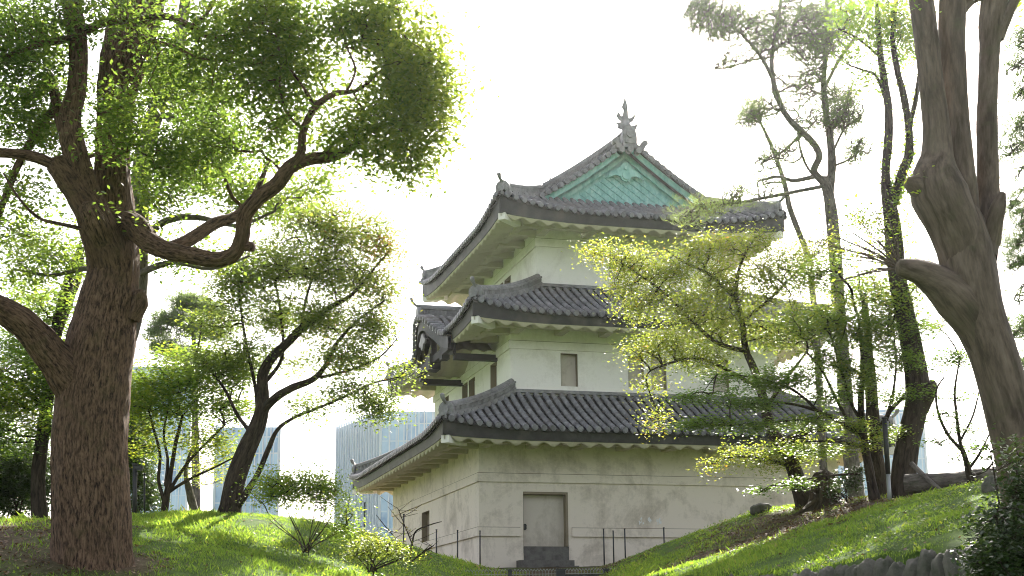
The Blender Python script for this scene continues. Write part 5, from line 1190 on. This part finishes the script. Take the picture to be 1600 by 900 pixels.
def rock_mesh(name, c, sx, sy, sz, seed, m, parent=None):
    n = 18; V = []; 
    th, ph = np.meshgrid(np.linspace(0, np.pi, n), np.linspace(0, 2 * np.pi, 2 * n, endpoint=False), indexing='ij')
    x, y, z = np.sin(th) * np.cos(ph), np.sin(th) * np.sin(ph), np.cos(th)
    x, y, z = [np.sign(q) * np.abs(q) ** .8 for q in (x, y, z)]
    rr = 1 + .16 * vnoise(x * 1.5 + seed, y * 1.5, z * 1.5, seed) + .09 * vnoise(x * 4 + seed, y * 4, z * 4, seed)
    V = np.stack([c[0] + x * sx * rr, c[1] + y * sy * rr, c[2] + z * sz * rr], -1).reshape(-1, 3)
    i = np.arange(n - 1)[:, None] * 2 * n; k = np.arange(2 * n)[None]; k2 = (k + 1) % (2 * n)
    F = np.stack([i + k, i + k2, i + 2 * n + k2, i + 2 * n + k], -1).reshape(-1, 4)
    return V, F
def rock(px, py, Y, w_, h_, label, seed):
    p = P(px, py, Y); z = gz(p[0], p[1]); V, F = rock_mesh('rock', (0, 0, 0), w_, w_ * .7, h_, seed, M['rock'])
    o = mesh_obj('rock', V, F, M['rock'], None, smooth=True); o.location = (p[0], p[1], z + h_ * .3); tag(o, label, 'rock'); return o
rock(1190, 799, 32.6, .26, .15, 'grey boulder on the grass crest in front of the keep wall', 3)
rock(1552, 778, 20.5, .14, .16, 'upright pale stone at the foot of the big grey tree', 5)

# --- stone edging of the right bank
ew = tag(empty('stone_edging', tuple(P(1380, 880, 17.4))), 'row of rounded dark stones edging the right bank', 'stone edging')
pth = EDGE
pp, _ = catmull(pth, [1] * len(pth), .05)
sl = np.r_[0, np.cumsum(np.linalg.norm(np.diff(pp, axis=0), axis=1))]; s0 = 0.1; k = 0
while s0 < sl[-1]:
    wd_ = rnd.uniform(.22, .36); c = np.array([np.interp(s0 + wd_ / 2, sl, pp[:, j]) for j in range(3)]); t = np.array([np.interp(s0 + wd_ / 2 + .05, sl, pp[:, j]) for j in range(3)]) - c; a = math.atan2(t[1], t[0])
    V, F = rock_mesh('s', (0, 0, 0), wd_ * .54, .15, rnd.uniform(.30, .38), k + 11, None)
    ca, sa = math.cos(a), math.sin(a); V = np.c_[V[:, 0] * ca - V[:, 1] * sa, V[:, 0] * sa + V[:, 1] * ca, V[:, 2]] + c + np.array([0, -.14, -.36 + rnd.uniform(-.04, .04)])
    mesh_obj('stone', V, F, M['rock'], ew, smooth=True); s0 += wd_ * 1.03; k += 1

# ------------------------------------------------------------------ fence, stakes, posts
def ground_obj(name, px, py, Y): p = P(px, py, Y); return np.array([p[0], p[1], gz(p[0], p[1])])
fen = tag(empty('wire_fence', tuple(ground_obj('f', 800, 892, 32.5))), 'low black wire fence crossing the gap between the two banks', 'fence')
fx = [(555, 899.5, 30.5), (667, 893, 31.6), (797, 892, 32.5), (872, 891, 33)]
gx_ = [(879, 891, 33), (947, 890.5, 33.2), (1020, 889.5, 33.4)]
def post(px, py, Y, wid=.045):
    t = P(px, py, Y); mb = MB(); mb.box((t[0] - wid, t[1] - wid, t[2] - 1.1), (t[0] + wid, t[1] + wid, t[2])); mb.box((t[0] - wid * 1.25, t[1] - wid * 1.25, t[2] + .002), (t[0] + wid * 1.25, t[1] + wid * 1.25, t[2] + .03)); return mb.build('fence_post', M['iron'], fen), t
tops = [post(*q)[1] for q in fx]; gt = [post(*q, .06)[1] for q in gx_]
def panel(a, b, n, framed):
    mb = MB(); fr = MB(); up = np.array([0, 0, 1.])
    for i in range(n):
        u0, u1 = i / n, (i + .5) / n
        A = a + (b - a) * u0; B = a + (b - a) * u1; C = a + (b - a) * ((i + 1) / n)
        for (p, q) in ((A - up * .9, A - up * .02), (A - up * .02, B + up * .035), (B + up * .035, C - up * .02)):
            mb.tube([p, q], .006, 4, False, False)
    for h in (.08, .30, .52, .74): mb.tube([a - up * h, b - up * h], .006, 4, False, False)
    mb.build('wire_panel', M['steel'], fen)
    if framed:
        d = (b - a) / np.linalg.norm(b - a)
        for h in (.14, .85): fr.obox((a + b) / 2 - up * h, (b - a) / 2, np.array([-d[1], d[0], 0]) * .03, up * .045)
        fr.build('fence_rail', M['iron'], fen)
panel(tops[0], tops[1], 22, False); panel(tops[1], tops[2], 26, False); panel(tops[2], tops[3], 15, False); panel(tops[3], gt[0], 2, False); panel(gt[0], gt[1], 14, True); panel(gt[1], gt[2], 14, True)
stakes = [(570, 785, 832, 36, 'left end of the row, against the glass tower'), (631, 803, 845, 39, 'at the far end of the side wall, against the keep plaster'), (682, 827, 860, 39.5, 'right of the side opening, in front of the lower plaster band'), (715, 828, 872, 39.8, 'midway between the side opening and the keep corner'), (750, 829, 888, 40.3, 'at the near corner of the keep'),
          (943, 826, 888, 40, 'first right of the door'), (958, 829, 880, 40.4, 'short middle one of the three right of the door'), (976, 826, 870, 40, 'third right of the door'), (1037, 824, 845, 40, 'farthest right, half sunk behind the grassy crest')]
proto = None
for (px, y0, y1, Y, where) in stakes:
    t = P(px, y0, Y); z = gz(t[0], t[1]); h = t[2] - z + .1
    if proto is None:
        mb = MB(); mb.tube([(0, 0, 0), (0, 0, 1)], .022, 6); mb.tube([(0, 0, .985), (0, 0, 1.0)], .03, 6); o = mb.build('iron_stake', M['iron'], None); proto = o
    else: o = proto.copy(); COL.objects.link(o)
    o.location = (t[0], t[1], z - .1); o.scale = (1, 1, h); tag(o, 'thin black iron stake, ' + where, 'stake', 'iron stakes round the keep')
# lamp post, thin pole left; post right
b = ground_obj('l', 211, 812, 29); lp = tag(empty('lamp_post', tuple(b)), 'black lamp post with small side lantern on the left bank crest', 'lamp post'); t = P(211, 728, 29)
mb = MB(); mb.tube([b - [0, 0, .2], t], .045, 10); mb.tube([t, t + [0, 0, .05]], .055, 10); mb.build('post', M['iron'], lp)
mb = MB(); mb.box(t + [-.03, -.06, -.06], t + [.17, .06, .0]); mb.box(t + [.03, -.05, -.10], t + [.15, .05, -.062]); mb.build('lantern', M['iron'], lp)
b = ground_obj('l', 226, 812, 29.5); o = tag(empty('slim_pole', tuple(b)), 'slim black pole right of the lamp post', 'pole'); t = P(226, 742, 29.5); mb = MB(); mb.tube([b - [0, 0, .2], t], .018, 8); mb.tube([t, t + [0, 0, .03]], .028, 8); mb.build('pole', M['iron'], o)
b = ground_obj('l', 1390, 778, 28.4); o = tag(empty('black_post', tuple(b)), 'tall black post with pale lower end in front of the ivy clad trunk', 'post'); t = P(1382, 655, 28.4); m_ = b + (t - b) * .32
mb = MB(); mb.tube([m_, t], .05, 10); mb.tube([t, t + [0, 0, .04]], .06, 10); mb.build('post', M['iron'], o)
mb = MB(); mb.tube([b - [0, 0, .2], m_], .042, 10); mb.build('post_sleeve', M['steel'], o)

# ------------------------------------------------------------------ glass towers far behind
def glass_mat():
    m = mat('curtain_wall_glass', (0.30, 0.46, 0.62), 0.25, 0.6)
    b = N(m, 'ShaderNodeTexBrick'); b.offset = 0.0
    v = coords(m, attr='wall'); L(m, v, b.inputs['Vector'])
    b.inputs['Scale'].default_value = 1; b.inputs['Brick Width'].default_value = 1.6; b.inputs['Row Height'].default_value = 3.6; b.inputs['Mortar Size'].default_value = 0.16; b.inputs['Bias'].default_value = 0
    b.inputs['Color1'].default_value = (0.07, 0.22, 0.44, 1); b.inputs['Color2'].default_value = (0.26, 0.46, 0.64, 1); b.inputs['Mortar'].default_value = (0.40, 0.50, 0.58, 1)
    n = noise(m, coords(m, (1, 1, .3), attr='wall'), .12, 4, .6)
    setcol(m, mixc(m, ramp(m, n, [(.42, (0, 0, 0)), (.6, (.7, .7, .7))]), b.outputs[0], (0.36, 0.54, 0.70))); return m
M['glass'] = glass_mat(); M['fin'] = mat('pale_facade_fin', (0.50, 0.56, 0.62), .5)
def tower(label, pxl, pxc, pxr, ytop, Y, depth, pitch=1.6, side_dir=1):
    """front face from pxl to pxr at distance Y, optional turned face from pxc"""
    A = P(pxl, ytop, Y); Cn = P(pxc, ytop, Y); B = P(pxr, ytop, Y); H = A[2]
    r = tag(empty('glass_tower', (A[0], A[1], 0)), label, 'office tower')
    plan = [np.array([A[0], A[1] + (depth if pxc != pxl else 0)]), np.array([Cn[0], Cn[1]]), np.array([B[0], B[1]]), np.array([B[0] + depth * (B[0] / B[1] - .03 if B[0] < 0 else .1), B[1] + depth]), np.array([A[0], A[1] + depth * 1.3])]
    if pxc == pxl: plan = [plan[1], plan[2], plan[3], plan[4]]
    V = []; F = []; Wv = []; fin = MB(); d = 0
    for i in range(len(plan)):
        p, q = plan[i], plan[(i + 1) % len(plan)]; ln = np.linalg.norm(q - p)
        b = len(V); V += [(p[0], p[1], -1), (q[0], q[1], -1), (q[0], q[1], H), (p[0], p[1], H)]; Wv += [(d, 0, 0), (d + ln, 0, 0), (d + ln, H, 0), (d, H, 0)]; F.append((b, b + 1, b + 2, b + 3)); d += ln
        n = max(2, int(ln / pitch)); t = (q - p) / ln; nr = np.array([t[1], -t[0]])
        for k in range(n + 1):
            c = p + t * ln * k / n + nr * .25
            fin.obox((c[0], c[1], H / 2 + .1), (t[0] * .11, t[1] * .11, 0), (nr[0] * .2, nr[1] * .2, 0), (0, 0, H / 2 + .5))
    V += [(p[0], p[1], H - .5) for p in plan]; Wv += [(0, 0, 0)] * len(plan); F.append(tuple(range(len(V) - len(plan), len(V))))
    mesh_obj('facade', np.array(V), F, M['glass'], r, attrs={'wall': ('FLOAT_VECTOR', Wv)})
    fin.build('facade_fins', M['fin'], r)
    return r
tower('pale blue glass tower nearest the keep roof, seen at its corner', 505, 596, 690, 644, 300, 26)
tower('blue glass tower behind the dark curved tree', 340, 340, 436, 668, 320, 30)
tower('tall pale glass tower behind the pine and small maple', 150, 150, 300, 574, 420, 40, 2.2)
tower('light blue glass block seen between the trunks on the right', 1300, 1300, 1440, 640, 340, 30, 2.0)

# ------------------------------------------------------------------ haze
hb = MB(); hb.box((-1500, -1500, -1.5), (1500, 1500, 92)); hz_m = bpy.data.materials.new('haze_air'); hz_m.use_nodes = True
nt = hz_m.node_tree; nt.nodes.remove(nt.nodes['Principled BSDF']); pv = nt.nodes.new('ShaderNodeVolumePrincipled')
pv.inputs['Color'].default_value = (0.98, 0.985, 1.0, 1); pv.inputs['Density'].default_value = HAZE; pv.inputs['Anisotropy'].default_value = HAZE_G; pv.inputs['Density Attribute'].default_value = ''
nt.links.new(pv.outputs[0], nt.nodes['Material Output'].inputs['Volume'])
tag(hb.build('haze', hz_m), kind='stuff')
